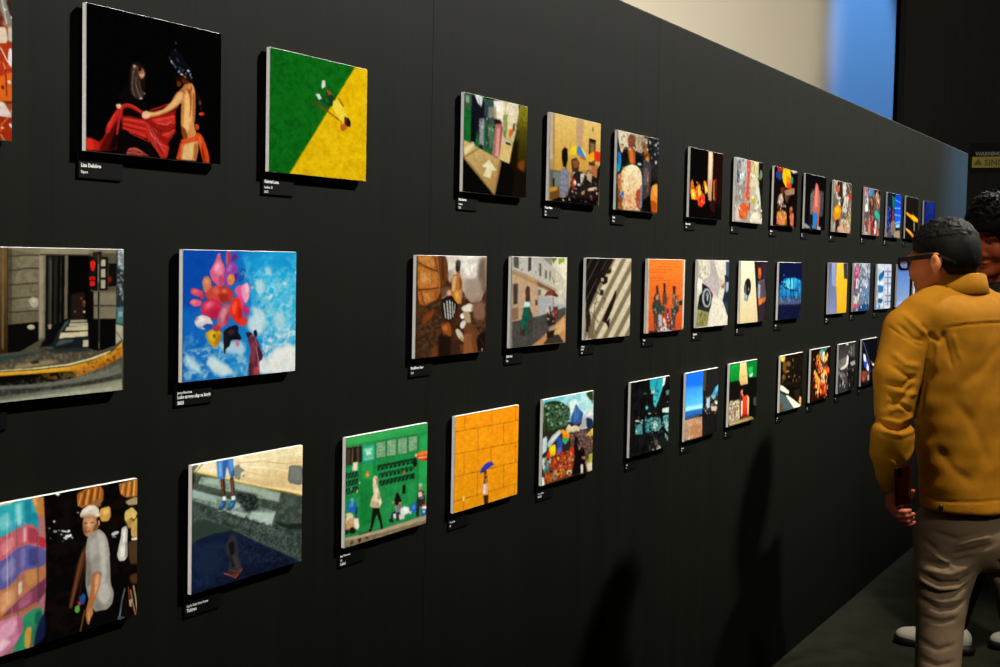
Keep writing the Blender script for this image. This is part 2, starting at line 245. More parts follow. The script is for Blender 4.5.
'A6': 'F 0a0707|G e8c8a0 c09070 0 596 9 624 502 534 5 676 4 680 278 663 517 578 513 538 428 537 146|P f0dcc0 0 563 6 647 6 635 297 577 285|P 1c0c0a 0 685 7 995 2 981 567 701 515|P 6a2410 0 701 293 809 271 816 510 710 514|P d06020 0 702 309 748 290 766 496 719 498|P 180808 0 751 322 780 320 794 479 765 480|P e87018 0 33 347 89 321 140 402 195 423 235 367 302 355 340 438 448 464 478 541 367 592 275 580 239 520 70 528 29 454|P ffd030 0 54 437 114 419 177 477 167 524 77 505|P ffe890 0 73 459 131 456 133 487 89 489|P f8d850 0 246 397 317 370 343 469 266 473|P ff9820 0 413 318 482 321 534 381 552 427 470 455 442 386|P ffd860 0 453 354 509 367 538 428 468 424|P e83818 0 268 488 449 472 478 541 367 595 261 573|P f8a060 0 338 516 392 513 377 553|P f05020 0 197 445 266 473 248 520 202 507|P 301010 0 593 520 783 527 779 639 648 612|S ffb030,f87818,ffe080,c83c10,601808 34 13 31 3 37 332 485 353 471 572 78 520',
'A7': 'F a8a49c|G c0c4c8 98948c 0 65 15 233 674 -14 9 384 1 452 701 -10 710|N 888c90 0.5 41 -14 9 384 1 452 701 -10 710|P 707478 0 24 26 171 24 172 141 39 183|E e0f0ff 0 214 189 64 -4 4 43|P 405060 0 50 132 140 135 142 276 48 282|P 908884 0 50 298 359 298 323 485 55 464|P c8c0b8 0 11 549 166 526 235 691 14 698|L 585450 9 0 44 232 46 481|P b85040 0 373 2 521 0 508 153 469 309 386 305 410 160|N e07868 0.5 24 373 2 521 0 511 460 375 466|P c05848 0 360 315 512 298 509 443 375 466|P c84828 0 115 544 269 488 431 489 492 546 394 669 180 667|N f0a040 0.5 24 110 495 486 486 450 675 154 677|P e87858 0 288 403 367 382 362 450 293 453|P c8b878 0 537 -2 801 0 786 136 593 165|N f0e0b0 0.5 28 537 -2 818 -1 802 291 522 289|L 7a6c30 15 0 662 24 646 145|P d0c8a8 0 537 169 816 152 813 290 523 306|P b8b49c 0 523 306 829 272 910 511 548 561|P d0d8c8 0 716 278 859 288 926 493 771 552|E b8a820 0 660 450 67 -3 2 24|P 141414 0 818 -1 991 -2 1034 700 982 649 917 407 827 255|E 708078 0 912 137 52 -3 5 52|P 5c8858 0 843 133 930 136 907 198 850 201|P d8d0b8 0 552 595 800 551 1022 638 1016 697 562 697|P f0e8d0 0 609 610 773 569 867 652 669 659|P c03c34 0 485 478 551 475 537 561 483 563|S f4f4f0,8c8c8c,5c6064,c8c8c4,b0a8a0 46 26 47 6 -13 21 357 3 296 486 -3 682|S d05848,f08858,983020,f8c070,c83c28 46 18 30 3 277 17 516 8 516 460 449 667 153 668 163 492 348 467|S f0e8c0,c8b070,8c8050,f8f4e8,d8d4c0 40 24 43 3 538 7 807 5 880 495 555 629 515 221|S e8e0d0,b06048,f8f0e0 18 24 31 3 518 528 1012 542 1004 692 506 690',
'A8': 'F 100a08|P 30302c 0 651 4 1018 7 983 36 687 46|P dcd8c0 0 639 8 1018 9 793 45|P b82818 0 96 3 333 -1 350 41 143 54|P 283c80 0 84 55 290 45 359 127 243 160 75 127|P f0c010 0 358 2 651 4 712 106 644 216 492 233 363 161 326 94|P f08018 0 506 83 694 107 675 217 523 231|P e84818 0 545 160 702 177 752 231 493 241|P 2c8c78 0 674 99 798 83 783 173 703 186|P 602818 0 253 245 461 226 451 296 289 304|P 9c7058 0 424 271 863 213 872 292 504 337|N c8a890 0.5 26 424 271 863 213 872 292 504 337|P 4c3428 0 412 333 686 310 545 431|P c08060 0 204 343 348 301 392 421 217 463|N e8d0c8 0.6 25 143 329 408 298 427 471 172 482|P a0a0b8 0 267 374 356 370 346 440 274 443|P c87028 0 165 534 555 519 543 686 171 692|N f8c860 0.7 25 135 526 584 509 592 684 153 692|P d0485c 0 163 620 262 608 253 686 170 685|P 8c4028 0 672 461 814 446 806 544 681 540|P c86848 0 682 549 867 524 867 694 729 689|P e0a070 0 703 460 777 457 771 510|P 0c0806 0 571 500 672 461 698 690 604 684|S e0b0a0,805040,f0c870,c83c40,604030,f8ece0,a0a0b8 44 16 29 3 147 363 533 327 578 676 170 685|S c87050,582818,e8a878 14 17 26 3 670 444 838 436 866 685 704 690',
'A9': 'F 0c0a0c|P 3c3a38 0 278 179 879 189 886 528 251 523|N 6c6864 0.6 18 278 179 879 189 886 528 251 523|P 706860 0 251 236 408 228 387 508 250 513|L 585450 7 0 283 216 862 224|L 585450 7 0 266 309 873 309|L 585450 7 0 263 392 884 394|L 585450 7 0 259 476 880 481|P cc6458 0 464 113 531 94 606 124 712 288 701 487 601 538 371 490 417 302|P e08878 0 480 131 548 118 603 274 554 446 431 413 443 282|P a84840 0 631 217 716 326 700 478 629 480|P 2c7cc8 0 385 490 593 472 636 537 564 699 395 685|P 60a8e8 0 424 526 527 513 507 635 417 638|P c85028 0 612 519 703 506 677 696 604 679|P 909aa0 0 -20 624 131 647 341 692 2 691|P b0a8a0 0 615 651 795 664 778 703 586 704|P 141820 0 182 516 376 527 353 677 200 663|S 8c8c88,403c3c,a09c98,5c5854 26 21 18 4 279 188 844 196 856 520 264 513|P cc6458 4 491 104 546 101 712 288 701 487 601 538 371 490 429 283|P e48c7c 11 494 130 563 122 598 406 459 412 457 281|P 2c7cc8 4 385 490 593 472 636 537 564 699 395 685|S b0a8a0,505860,d0c8c0 14 21 17 3 -32 633 792 645 763 700 -37 698',
'A10': 'F 60584c|N a89c88 0.6 56|P a89888 0 -37 4 195 10 172 126 -82 236|P 3c2018 0 159 28 430 3 498 209 346 256 249 122|P c05838 0 87 71 283 80 330 137 139 167|P d0dcd8 0 470 6 648 10 655 181 514 208|P 5c4c40 0 672 9 1002 7 982 165 733 157|P c83020 0 777 175 1021 143 991 226 826 234|P d8d8d0 0 224 222 403 213 398 353 260 319|P c8c4b8 0 538 207 819 183 770 418 488 429|P 382c24 0 343 236 581 225 517 348 398 353|P e09018 0 50 367 315 317 443 391 381 513 113 552 2 467|P f8c018 0 89 375 280 348 367 414 138 452|P b0b8a0 0 -114 569 152 560 95 710 -96 705|P 2c2420 0 150 541 381 513 284 675 168 678|P b8a080 0 383 533 778 479 979 615 975 707 407 708|P 9c8c50 0 700 502 1014 389 998 574|P d8a890 0 240 637 550 587 647 706 289 711|S e0dcd0,503c30,a87858,c03c28,302824,d0b090,6c6458,f4f0e8 90 23 42 4 -37 4 1002 7 992 707 -96 709|P e09018 8 50 367 292 326 428 392 364 505 111 542 17 467|P f8c018 8 113 380 280 354 352 414 153 452',
'A11': 'F 504c48|N 8c8078 0.5 45|P c06080 0 -135 4 144 3 204 147 -135 154|P e0a0b0 0 -95 72 77 64 65 136 -101 135|P 3c88b8 0 185 22 453 -1 509 105 279 134|P 1c1814 0 534 13 1043 14 995 128 708 105|P e8e8e0 0 39 164 219 146 220 353 24 370|P a88088 0 -132 181 39 164 9 370 -123 393|P 3c3028 0 264 135 590 120 637 420 321 413|P 9c6030 0 360 158 500 151 533 259 392 265|P c87028 0 662 70 908 95 975 259 819 302|P e8b080 0 705 86 845 107 845 209 746 195|P 28b098 0 623 328 823 330 1103 394 1064 460 760 443|P 107060 0 756 415 1048 461 679 436|P a02038 0 363 429 555 404 639 695 483 708|P b88468 0 250 451 389 446 443 699 271 695|P c85048 0 -85 498 88 493 127 653 -62 649|P 8c9088 0 -100 650 360 665 351 711 -107 704|P d8d4cc 0 648 493 806 478 797 682 657 658|P 2c2c30 0 576 440 679 436 668 621 583 586|P a86048 0 779 562 1080 666 1045 704 800 700|P 385090 0 1022 294 1062 293 1053 386 1020 387|S e8e4e0,a83048,3c7890,c87848,28a088,504440,d8a0b0,303034,f0f0ec,8c5058 100 25 58 4 -150 8 1019 19 1044 700 -92 705|P 28b098 8 623 332 799 331 1087 394 1047 457 759 437',
'A12': 'F 0c1840|P 141c2c 0 -58 2 483 4 471 198 -51 201|P 101c70 0 -48 219 299 224 272 590 -43 618|P 2038a0 0 -18 351 144 345 121 575 -14 588|P 1450e0 0 574 15 1028 0 1041 510 645 541 541 350 553 155|G 0c40c0 2068f8 0 754 10 840 516 592 14 1010 5 1021 501 661 531 559 349 562 155|L 80b8ff 17 0 570 100 957 128|L a8d0ff 17 0 539 230 973 220|L a8c8f8 17 0 538 334 994 343|L c0e0ff 21 0 580 475 963 433|P a0d0d0 0 638 502 923 464 953 532 662 541|P 186858 0 314 50 581 57 525 253 392 259|P 6c3c48 0 350 270 526 263 546 486 387 491|P 807060 0 293 455 571 427 682 657 241 668|P a89070 0 627 600 959 572 1010 709 508 691|P 505058 0 -45 608 409 625 378 703 -141 696|P c09050 0 -125 639 64 644 56 701 -149 700|S 0c1838,303c70,1c2850,8c8090,a09080 30 24 48 4 -90 221 521 234 510 700 -99 695',
'A13': 'F 100c08|P 181410 0 -47 7 1013 4 1009 372 64 363|P e8a010 0 -32 256 342 293 639 292 1112 369 1068 412 659 405 4 295|P f8d020 0 492 308 955 358 962 395 551 357|L c89020 13 0 531 245 676 383|P e09018 0 15 522 391 566 700 630 608 673 51 565|P f0b840 0 44 525 392 572 601 632 97 554|P 706858 0 610 406 759 401 789 566 669 569|P c86040 0 551 634 752 639 710 682 529 675',
'A14': 'F 101c60|P 182878 0 212 3 879 1 940 427 297 445|N 0c1448 0.5 122',
'B1': 'F 57523f|N 484434 0.5 24|G 6a5232 2c2010 0 213 80 213 495 -112 -4 259 -6 259 488 -114 488|L 7c6440 10 4 230 1 227 462|L 2c2014 4 1 256 1 256 486|P 6f6852 0 262 7 447 9 445 359 259 353|P 877f66 5 305 41 441 39 442 90 305 93|P 857c64 5 305 104 442 102 442 159 305 161|P 7c745c 5 305 170 442 166 442 222 305 224|P 80785f 5 305 236 442 231 442 289 305 290|P 6c644e 5 270 296 442 296 442 352 270 351|N 5c5642 0.4 20 262 7 447 9 445 359 259 353|P 4e4836 4 262 7 282 9 279 351 259 350|L 1c1a12 4 1 262 41 308 41 343 36 448 37|L 1c1a12 4 1 262 106 308 106 358 97 445 97|L 1c1a12 4 1 262 172 308 172 358 168 445 164|L 1c1a12 4 1 262 235 308 234 373 230 445 231|L 1c1a12 4 1 262 296 308 297 373 294 445 294|P b4ac92 3 379 239 403 228 433 233 442 252 433 273 412 281 391 269|P d0c8b0 3 394 240 418 235 427 249 406 254|P 0c0b09 0 259 353 445 345 445 431 299 491 256 491|E aca48c 1 394 369 24 1 0 12|E c4bca4 0 391 366 13 0 0 6|P 827a62 0 262 -6 984 -8 984 19 448 32 262 7|P 948c72 5 447 0 763 -2 757 26 448 28|L 2c281e 5 0 448 32 764 34|P 7c7660 0 441 35 484 34 479 423 439 430|P 9c947c 4 445 39 469 39 463 415 445 421|P 0c0c0b 0 484 37 770 34 786 489 479 463|P 2e2c26 3 496 41 524 41 519 382 497 389|P 4c4a44 3 509 55 518 55 516 359 509 359|P 24221c 3 533 41 558 40 550 360 534 366|L 3a382e 5 1 580 40 575 349|P 6c6450 1 602 35 624 35 619 336 600 340|P 060505 0 628 37 764 38 752 342 635 339|P 241a14 8 644 220 731 209 732 342 641 339|E 70341c 3 728 267 10 0 0 17|E b07038 1 728 257 5 0 0 6|E d8d0c0 1 729 306 7 0 0 6|E 8c7454 1 670 304 6 0 0 5|E 804028 3 709 240 7 0 0 7|E a89878 3 509 366 14 0 0 7|E d0b8a0 0 509 377 8 0 0 4|P 1c2224 0 464 462 572 384 635 337 748 340 786 489|P 4a5654 4 559 419 606 350 635 341 584 397|P a8a084 1 641 344 748 345 749 354 638 356|P b8ae90 1 632 358 752 359 755 376 629 374|P d0c49c 1 616 376 755 376 755 396 603 395|P dccfa8 1 578 403 755 401 755 425 566 429|P 161c1e 4 556 440 716 433 726 486 525 484|P 485450 5 569 436 667 436 651 449 541 465|P 0a0c0c 5 463 439 559 398 525 453 448 468|P c4bc9c 1 723 443 782 443 782 477 720 476|P 4e4a3a 0 774 101 790 101 792 490 759 488|P 0b0a09 1 751 207 791 208 789 489 759 488|P 837b64 0 791 205 943 214 944 279 794 273|P 7c745e 0 795 283 944 286 944 346 795 341|L 2a271c 4 1 791 276 944 279|P 6c6650 3 791 205 943 207 943 219 791 215|P 0a0908 0 788 343 944 346 942 497 789 497|P 141310 1 760 36 888 40 888 204 804 205 764 198|P 110f0d 1 891 71 949 71 950 182 892 187|P c4bca0 0 840 52 871 52 871 86 840 86|P b8b094 0 840 99 871 98 871 140 841 140|P b4ac90 0 841 152 871 152 871 194 841 194|P 26221a 3 783 17 847 11 847 57 790 60|P 8c8870 1 827 52 833 52 832 492 826 491|L 141210 9 0 827 16 822 503|L 5c5a50 3 0 833 211 829 491|L e8e0d0 3 1 823 28 821 210|P ff2c1c 1 767 67 787 55 803 67 800 91 790 111 774 104|P f02018 1 761 137 800 135 801 152 764 154|P e82018 1 764 159 801 157 801 179 768 183|P 500808 0 774 145 794 142 791 149 774 152|P d01c14 3 780 60 793 60 794 106 780 106|E f83428 1 902 150 10 0 0 10|E 801810 6 902 150 15 0 0 15|P 20282c 0 946 -5 1001 -6 998 500 948 448|P 98a4ac 6 956 -3 1001 -4 998 113 957 88|N e0e4e6 0.7 15 953 2 1001 1 996 262 954 237|N 384448 0.5 13 953 2 1001 1 996 300 954 274|P 4c7c80 3 951 289 996 287 993 375 948 368|P 88a8a8 4 961 311 993 310 993 337 962 339|P b8b498 3 944 373 993 382 994 462 945 472|L 3c3c38 4 0 948 410 994 462|P 544e42 0 -114 499 448 473 832 504 945 477 987 449 987 512 766 561 388 567 -114 574|N 8c7c5e 0.55 20 128 524 464 485 799 509 700 545 299 557 128 557|N 38342c 0.5 17 128 513 464 474 832 504 733 547 299 561|P 30443e 5 -114 499 358 491 448 484 418 501 241 515 -114 531|P 24302e 5 448 473 700 480 799 497 556 497|P 9c8a68 8 299 541 510 525 572 543 299 561|P 2c2c24 4 388 530 433 523 448 538 403 542|P d89420 0 -114 574 213 569 418 573 636 568 799 546 918 516 990 462 991 537 867 579 701 615 -114 617|G f4b430 c07818 0 668 543 701 618 -114 570 213 567 418 571 636 566 799 544 918 513 990 462 990 479 901 537 799 563 636 585 418 587 213 583 -114 591|P e8e0a0 1 213 563 418 566 636 561 799 539 918 511 900 505 766 534 620 553 388 560 213 558|P 0b0a08 2 -114 591 213 585 418 587 652 590 684 614 636 628 358 636 -114 639|N 7a5010 0.7 21 433 588 668 589 717 619 433 635|P b87420 4 668 591 766 571 901 539 984 499 984 541 867 579 684 624|N 6c3c0c 0.7 17 668 579 983 486 984 549 684 629|N f0a830 0.5 13 684 576 983 486 984 536 701 612|G 54544a a8a890 0 572 621 589 717 -114 630 358 636 668 627 867 582 987 542 989 724 -114 747|P 34342c 5 -114 650 213 649 449 652 668 649 901 633 988 619 988 649 800 663 510 671 213 678 -114 682|P b8b8a0 7 -114 704 213 698 510 690 988 687 989 750 -115 769|P 72726a 7 -114 617 510 640 867 604 970 573 970 598 800 624 510 652 -114 635|N 8c8c78 0.3 12 128 624 988 574 989 724 128 725',
'B2': 'F 1478d0|G 0c50b8 18a8e8 0 -18 195 1025 485 -37 -8 1058 -24 1074 769 -46 715|P 0a4cb4 55 -37 -8 347 -8 313 198 120 346 -24 444|P 1468c8 41 -17 308 190 336 336 493 19 502|P 18a0e0 60 496 8 1037 -5 1023 370 635 323|P 20b4e8 62 671 116 1029 141 1025 485 697 472|N 48c0f0 0.6 54 496 32 1016 14 1029 664 600 541|N 90dcf4 0.5 27 574 116 1017 78 1006 560 698 570|N d8f0f8 0.45 40 633 177 955 153 1008 662 699 595|N 60b8ec 0.55 55 -15 444 522 465 564 710 -30 693|N c0e4f4 0.6 31 2 536 522 513 564 710 -13 694|N e8f4f8 0.8 31 677 496 1014 433 1009 714 681 705|P bce4f4 15 604 176 671 152 704 202 673 250 630 237|P d0ecf6 6 723 266 768 242 785 252 743 283|P a4dcf2 12 690 91 750 91 763 140 711 140|P c4e8f4 21 577 309 694 336 715 411 637 445 597 383|P b0e0f2 19 775 363 876 341 898 429 817 477|P d8f0f8 3 873 178 902 176 906 193 877 196|P d0ecf8 3 985 394 1006 390 1007 408 986 409|P c8eaf6 3 986 116 1018 109 1018 126 989 128|P f4faf8 22 778 574 921 544 1010 561 1013 714 681 703 719 633|P eef6f6 21 563 637 719 596 740 697 583 701|P d8eef6 17 228 570 374 638 431 677 338 695 247 665 193 615|P c8e8f6 17 37 560 141 624 159 671 72 643 20 594|P b4dcf2 20 263 502 503 500 524 586 355 565|P cceaf6 21 558 357 676 397 697 472 599 480 540 429|P e4648c 0 215 116 258 67 286 15 304 15 308 46 341 86 342 139 331 194 292 198 259 179 230 160|P f48cac 7 240 104 283 55 315 76 327 128 284 139|P c84870 6 294 139 338 139 331 194 292 196|P fbb0c4 4 258 93 286 69 297 92 269 116|P d85470 0 351 33 362 -2 384 -5 395 21 385 80 356 92|P b03060 3 369 10 391 9 388 69 370 80|P 9444a8 0 331 175 341 104 370 71 414 61 448 80 460 128 442 175 401 194 354 203|P b868c4 6 349 116 381 78 411 80 393 116|P 6c2c8c 0 395 45 413 16 443 16 455 40 433 56 403 61|P 5c2484 4 412 140 456 116 449 171 409 192|P e08448 0 360 151 382 130 419 132 434 166 409 192 372 189|P f0a868 4 371 149 397 137 412 151 386 166|P 1c54b4 0 453 137 490 99 520 97 528 123 502 166 464 180|P 3c88d8 3 475 128 505 106 516 121 494 142|P 5ca0e0 3 509 116 543 123 540 147 517 152|P d87c58 0 153 174 170 144 205 141 230 165 234 209 210 239 171 227|P e89c74 6 167 169 191 151 213 169 195 192|P dc4c64 0 57 225 77 203 125 212 164 224 168 250 129 252 81 242|P e8607c 0 51 282 78 262 126 268 158 280 140 302 85 304|P f08098 4 74 221 105 214 126 224 98 230|P f090a0 4 68 276 98 269 112 281 81 290|P c83c58 3 133 238 171 243 172 268 140 268|P d4483c 0 171 243 241 193 324 198 350 246 333 290 260 291 207 269|P c83828 0 288 198 372 199 424 235 399 289 326 290 285 256|P e46450 7 234 211 288 205 307 233 260 244|P a82c24 7 289 240 372 246 388 282 315 287|P e87868 6 317 215 357 213 365 232 328 236|P f060a0 0 424 225 453 195 517 193 533 224 519 274 462 259|P f8a0c0 0 484 200 540 174 564 205 561 261 531 299 500 274|P f8c8d8 5 517 188 548 183 552 224 530 248|P e04890 4 443 247 500 260 519 308 482 319|E f0a0b8 0 583 208 14 0 0 7|P c83078 0 496 308 542 304 566 343 543 364 512 356|P d42c54 0 141 312 172 278 232 265 296 273 326 304 315 351 269 378 208 371 159 351|P ec5474 7 172 292 232 274 268 291 225 318 176 326|P b82048 7 243 326 315 316 308 351 262 375 212 371|P f87c94 4 189 294 225 283 236 297 204 311|P c45c78 0 276 397 301 327 351 293 399 306 407 353 364 411 309 431|P dc8ca0 6 305 362 333 316 366 317 352 364 323 398|P a83c58 6 352 364 399 329 393 377 353 416|P f42c14 0 388 329 399 282 436 256 477 274 501 332 498 404 468 413 419 385|P ff5c3c 6 407 306 436 273 451 295 437 354 415 354|P d01c10 4 459 307 497 332 494 406 468 410|P e83c30 0 467 379 539 369 547 406 513 426 476 422|P e4dce4 0 93 389 113 362 155 349 219 365 248 398 237 421 174 431 117 417|P f6f2f4 6 114 380 155 361 190 373 156 395|P 2450b0 0 156 414 191 399 244 403 241 424 191 431|P c8a884 3 100 370 124 360 131 376 107 384|P 8ca8d8 3 121 408 166 414 159 425 124 420|P d4a01c 0 184 452 220 435 280 430 320 448 317 488 289 519 257 537 213 504|P f0c838 6 209 453 255 441 274 467 245 501 220 488|P b0800c 6 274 479 317 457 310 492 260 535|P 6c4c10 3 248 459 270 460 267 479 249 478|P c03848 0 241 412 287 407 324 429 288 446 252 440|P 181820 0 335 446 375 426 445 412 468 429 461 453 495 488 484 502 447 493 402 498 391 531 358 544 350 579 340 553 336 496|P 3c2834 4 368 447 420 435 435 457 390 472|P 101014 3 376 483 446 474 484 497 409 496|P e07c98 0 439 500 469 501 477 528 458 539 443 522|L b8b0c8 3 0 544 413 594 443|P 302030 0 529 460 564 457 591 468 583 492 545 490|P 1c1424 0 598 453 625 447 638 474 626 494 607 483|P 8c5c5c 3 564 479 606 473 611 503 580 511|P 6c2c3c 0 545 497 599 480 634 504 658 544 687 595 683 624 656 630 653 691 665 709 564 710 566 612 577 552|P 8c3c4c 6 572 528 611 505 624 567 609 639 586 638|P 4c1c2c 5 639 543 687 595 679 624 648 617|P 482030 3 559 636 586 638 583 708 560 707|P b04058 5 602 663 656 654 661 706 610 708|L d8b0b8 5 0 623 542 648 617 645 678|L c09098 5 0 615 500 639 543',
'B3': 'F 4c2c18|N 2c1a10 0.6 55|P a8642a 0 10 -4 284 0 333 236 267 338 148 361 26 326|P d08a44 8 19 4 198 2 257 66 201 90 87 67 26 56|P c87c38 6 21 70 93 81 196 110 270 110 286 221 206 235 65 223 26 218|P dc9c58 14 61 110 174 125 204 183 120 203 58 182|P bc6c2c 6 32 246 235 245 261 328 136 355 45 312|P d48c48 12 77 264 195 262 203 315 124 328|L 2c1408 10 2 15 44 93 70 201 96 294 113|L 2c1408 12 2 24 237 149 235 303 225|L 3c1c0c 10 2 65 248 119 360|L 3c1c0c 8 2 226 2 282 110|N 703c14 0.4 20 10 3 299 7 296 346 27 341|P 6c3c1c 8 290 4 387 29 430 155 339 236 317 110|P 4c2814 6 331 22 360 21 383 170 348 184|G f0ece4 a08878 0 735 3 810 311 430 -6 991 -4 994 220 908 344 748 340 620 232 420 125|P faf6f2 30 596 -3 910 -2 869 172 679 156|P f0e8dc 17 386 -1 535 -3 528 65 449 95|N c8b8a8 0.5 63 401 -1 985 0 970 266 654 308|P 786454 31 869 17 991 0 996 267 840 265|P a89484 30 648 171 900 157 938 282 716 309|P 6c4c38 10 321 228 468 215 448 320 341 303|P b8a898 13 434 95 512 110 467 200 425 170|P 2c2824 2 528 47 563 23 607 40 591 119 536 116|P 484848 4 545 32 594 31 589 71 547 71|P 8c6048 0 548 113 591 110 598 131 555 134|P b0733c 2 495 134 591 125 631 186 635 311 581 346 507 294 470 278 479 191|P d8922c 4 517 246 611 247 627 326 569 346 513 309|P e4b070 6 495 148 549 140 529 246 487 260|P e8b058 9 536 261 578 255 580 307 537 306|P c48c64 2 601 216 632 216 624 344 594 343|P e0a484 2 416 250 469 239 476 284 417 280|P 7c4420 6 586 140 631 186 621 247 595 231|P 38261a 10 28 370 352 288 393 460 309 720 39 705|N 744824 0.55 32 28 370 353 318 456 725 39 705|P 944c1c 6 344 484 465 467 499 580 367 544|P 7c3c18 8 93 418 245 372 235 422 101 479|P c06c34 8 359 496 430 490 437 529 378 530|P 6c3c20 10 219 631 666 629 669 714 222 715|P 20140c 17 303 539 512 592 486 727 309 720|P 1e1612 2 330 311 470 278 588 352 489 468 370 449|L b8b0a8 6 2 347 303 417 277|L f0f0ee 13 2 377 333 405 441|L f6f6f4 15 2 418 319 444 451|L efefec 15 2 457 315 476 449|L e4e2de 13 2 493 328 506 435|L d8d2ca 13 2 533 341 523 411|L 5c5048 4 0 398 328 422 442|L 5c5048 4 0 439 319 458 446|E fcfcf8 2 646 433 34 1 1 20|E e8e2da 2 655 494 38 8 -20 28|E 8c8070 0 672 464 25 1 0 6|E d4c8b4 2 611 566 34 -9 51 44|E a89878 2 640 598 16 -4 22 20|P f4e8d8 4 619 371 742 340 844 364 789 406 657 403|P dcb888 2 750 371 851 361 833 396|P b49c7c 4 642 399 757 410 777 498 691 480|P 6c4024 9 676 492 785 480 991 632 982 730 827 730 665 617|P 905830 9 664 568 757 556 833 723 669 722|P 1a120e 9 853 591 994 550 995 731 891 726|N 6c5444 0.5 24 748 340 991 314 995 566 821 574|P 84604c 18 780 341 972 329 985 471 817 466|E e8e0e0 0 948 689 7 0 1 13|P 3c2418 6 482 594 604 614 645 723 486 715|P 8c5434 7 720 567 789 570 791 610 721 607|L 4c2c18 9 2 786 496 973 659|L 7c5438 7 2 724 509 891 718',
'B4': 'F 8c8880|P e0dcc8 0 692 -5 995 -5 989 419 773 251|P f4f0d4 0 796 44 996 13 994 178 924 178|P 8cac38 0 829 7 950 1 916 36 831 59|P 5c7c28 0 692 3 811 2 729 52|P a8bc58 0 881 21 968 28 917 43|G b0b0ac d0c8b0 0 333 -5 838 192 8 -1 493 -5 764 88 941 178 982 419 678 383 13 118|P c4c0b8 0 23 -2 333 -5 467 118 471 205 28 104|P 5c5a54 0 29 1 121 0 125 97 39 83|P 3c3a36 0 285 -1 333 -2 338 104 282 118|P 505048 0 54 13 109 13 112 76 57 69|P 585850 0 480 53 513 53 518 154 481 147|P 686458 0 587 103 621 111 618 176 587 169|P 707060 0 664 103 692 118 689 191 668 184|P 787468 0 734 162 762 170 757 214 737 209|L 6c5c48 8 0 28 97 471 190 808 266|P a88860 0 22 104 471 198 808 278 775 296 440 233 23 132|P c89858 0 245 146 340 154 406 197 278 175|P 7c5840 0 455 197 791 274 741 283 456 226|P c8a888 0 17 132 456 226 484 466 31 509|N b08c70 0.4 41 17 132 456 226 484 466 31 509|P 585048 0 33 209 118 209 119 368 40 370|P 403830 0 51 219 100 219 100 364 58 363|P 4c3424 0 244 260 274 225 319 239 335 376 256 374|P 7c6850 0 467 255 523 263 515 307 470 303|P 504840 0 420 341 462 342 464 385 422 385|P b0b4b4 0 476 306 978 344 982 411 484 473|P d0c8bc 0 707 295 950 328 970 389 780 385|P 8c6c54 0 26 397 132 393 137 484 30 495|P 484440 0 31 502 484 473 982 411 981 524 367 707 40 706|N 6c6860 0.3 41 31 502 484 473 982 411 981 524 367 707 40 706|P c8905c 0 985 472 991 714 797 709 382 701 526 656 788 548|P e0b070 0 958 494 985 600 827 639 690 619|P 3c342c 0 578 702 691 634 861 633 970 705|P 2c4c40 0 226 395 320 390 388 477 378 607 236 623 173 599 192 472|P 14604c 0 242 402 304 396 278 517 203 586 185 528|P c8ecec 0 230 352 324 354 333 393 226 395|P 50302c 0 309 504 382 492 361 592 282 603|P 3c2c28 0 171 556 265 574 236 623 173 606|P 5c2424 0 581 311 639 272 740 273 838 311 828 326 708 309|P 8c3c38 0 591 308 656 279 740 277 742 303|L 704040 7 0 742 317 754 406|P 4c2828 0 629 411 696 398 716 472 632 470|P d8ccc4 0 619 403 679 405 682 464 628 455|P 60342c 0 747 406 832 401 847 490 753 517|P 2c2420 0 632 470 785 481 788 548 654 559|P b08c70 0 671 574 771 548 825 594 724 620|P 241c18 0 639 602 791 593 759 651 642 654|P 903830 0 731 428 782 429 785 489 744 488|S 585448,d8d4c8,706a5c 26 10 18 2 23 7 768 162 770 192 28 97|S f0ece0,e0d4b8 14 22 31 9 763 59 990 28 988 389 812 341|S 2c241c,a07858,c8b8a8,58302c 26 11 18 2 629 396 832 401 805 549 636 543|S 206050,0c3c30,382c28 16 13 29 4 195 401 352 405 362 606 188 599',
'B5': 'F dccfae|N e8dfc4 0.5 45|P 85765c 4 -128 4 -31 3 -800 668 -886 664|P 85765c 4 87 2 187 2 -605 676 -694 672|P 85765c 4 308 0 412 0 -405 685 -497 681|P 85765c 4 538 -2 644 -3 -198 694 -293 690|P 85765c 5 775 -4 885 -5 15 703 -83 699|P 85765c 5 1020 -6 1134 -7 235 712 134 708|P 85765c 5 1274 -8 1392 -9 463 722 359 718|P 85765c 5 1536 -10 1659 -11 698 732 590 728|P 85765c 5 1809 -13 1936 -14 942 743 830 738|P 85765c 5 2091 -15 2223 -16 1193 753 1078 748|P 181311 2 -6 -1 584 2 541 48 384 167 301 215 173 338 48 472 14 458|L 5c5048 15 2 126 3 -6 115|L 5c5048 15 2 288 2 2 242|L 5c5048 15 2 454 1 9 369|L 4c4038 11 2 524 8 251 229|P 1c1613 0 209 104 311 97 383 160 471 167 460 216 371 236 264 167|E 1c1613 0 270 149 64 -9 37 39|P 2c2418 0 426 115 543 87 545 121 463 155|P d8c8a0 0 441 143 504 135 485 169 436 168|E b8a888 4 351 190 34 0 1 17|P 2c241c 2 311 273 388 285 370 330 294 323|L 302820 13 0 216 215 231 297 300 315|L 382c22 11 0 247 346 210 396 182 489|L 44382c 9 0 343 341 434 363 363 444|L 44382c 9 0 176 396 283 378|L d8caa8 11 0 261 237 258 298|P 1f1814 2 648 281 666 331 587 444 454 574 369 553 474 441 574 358|P 271f18 2 16 485 72 432 122 504 111 652 24 628|P 1c1510 0 447 570 535 530 520 628|L 2c2418 11 0 113 460 288 564|L 2c2418 9 0 155 601 266 661|P 786850 6 88 596 218 532 194 697 61 698',
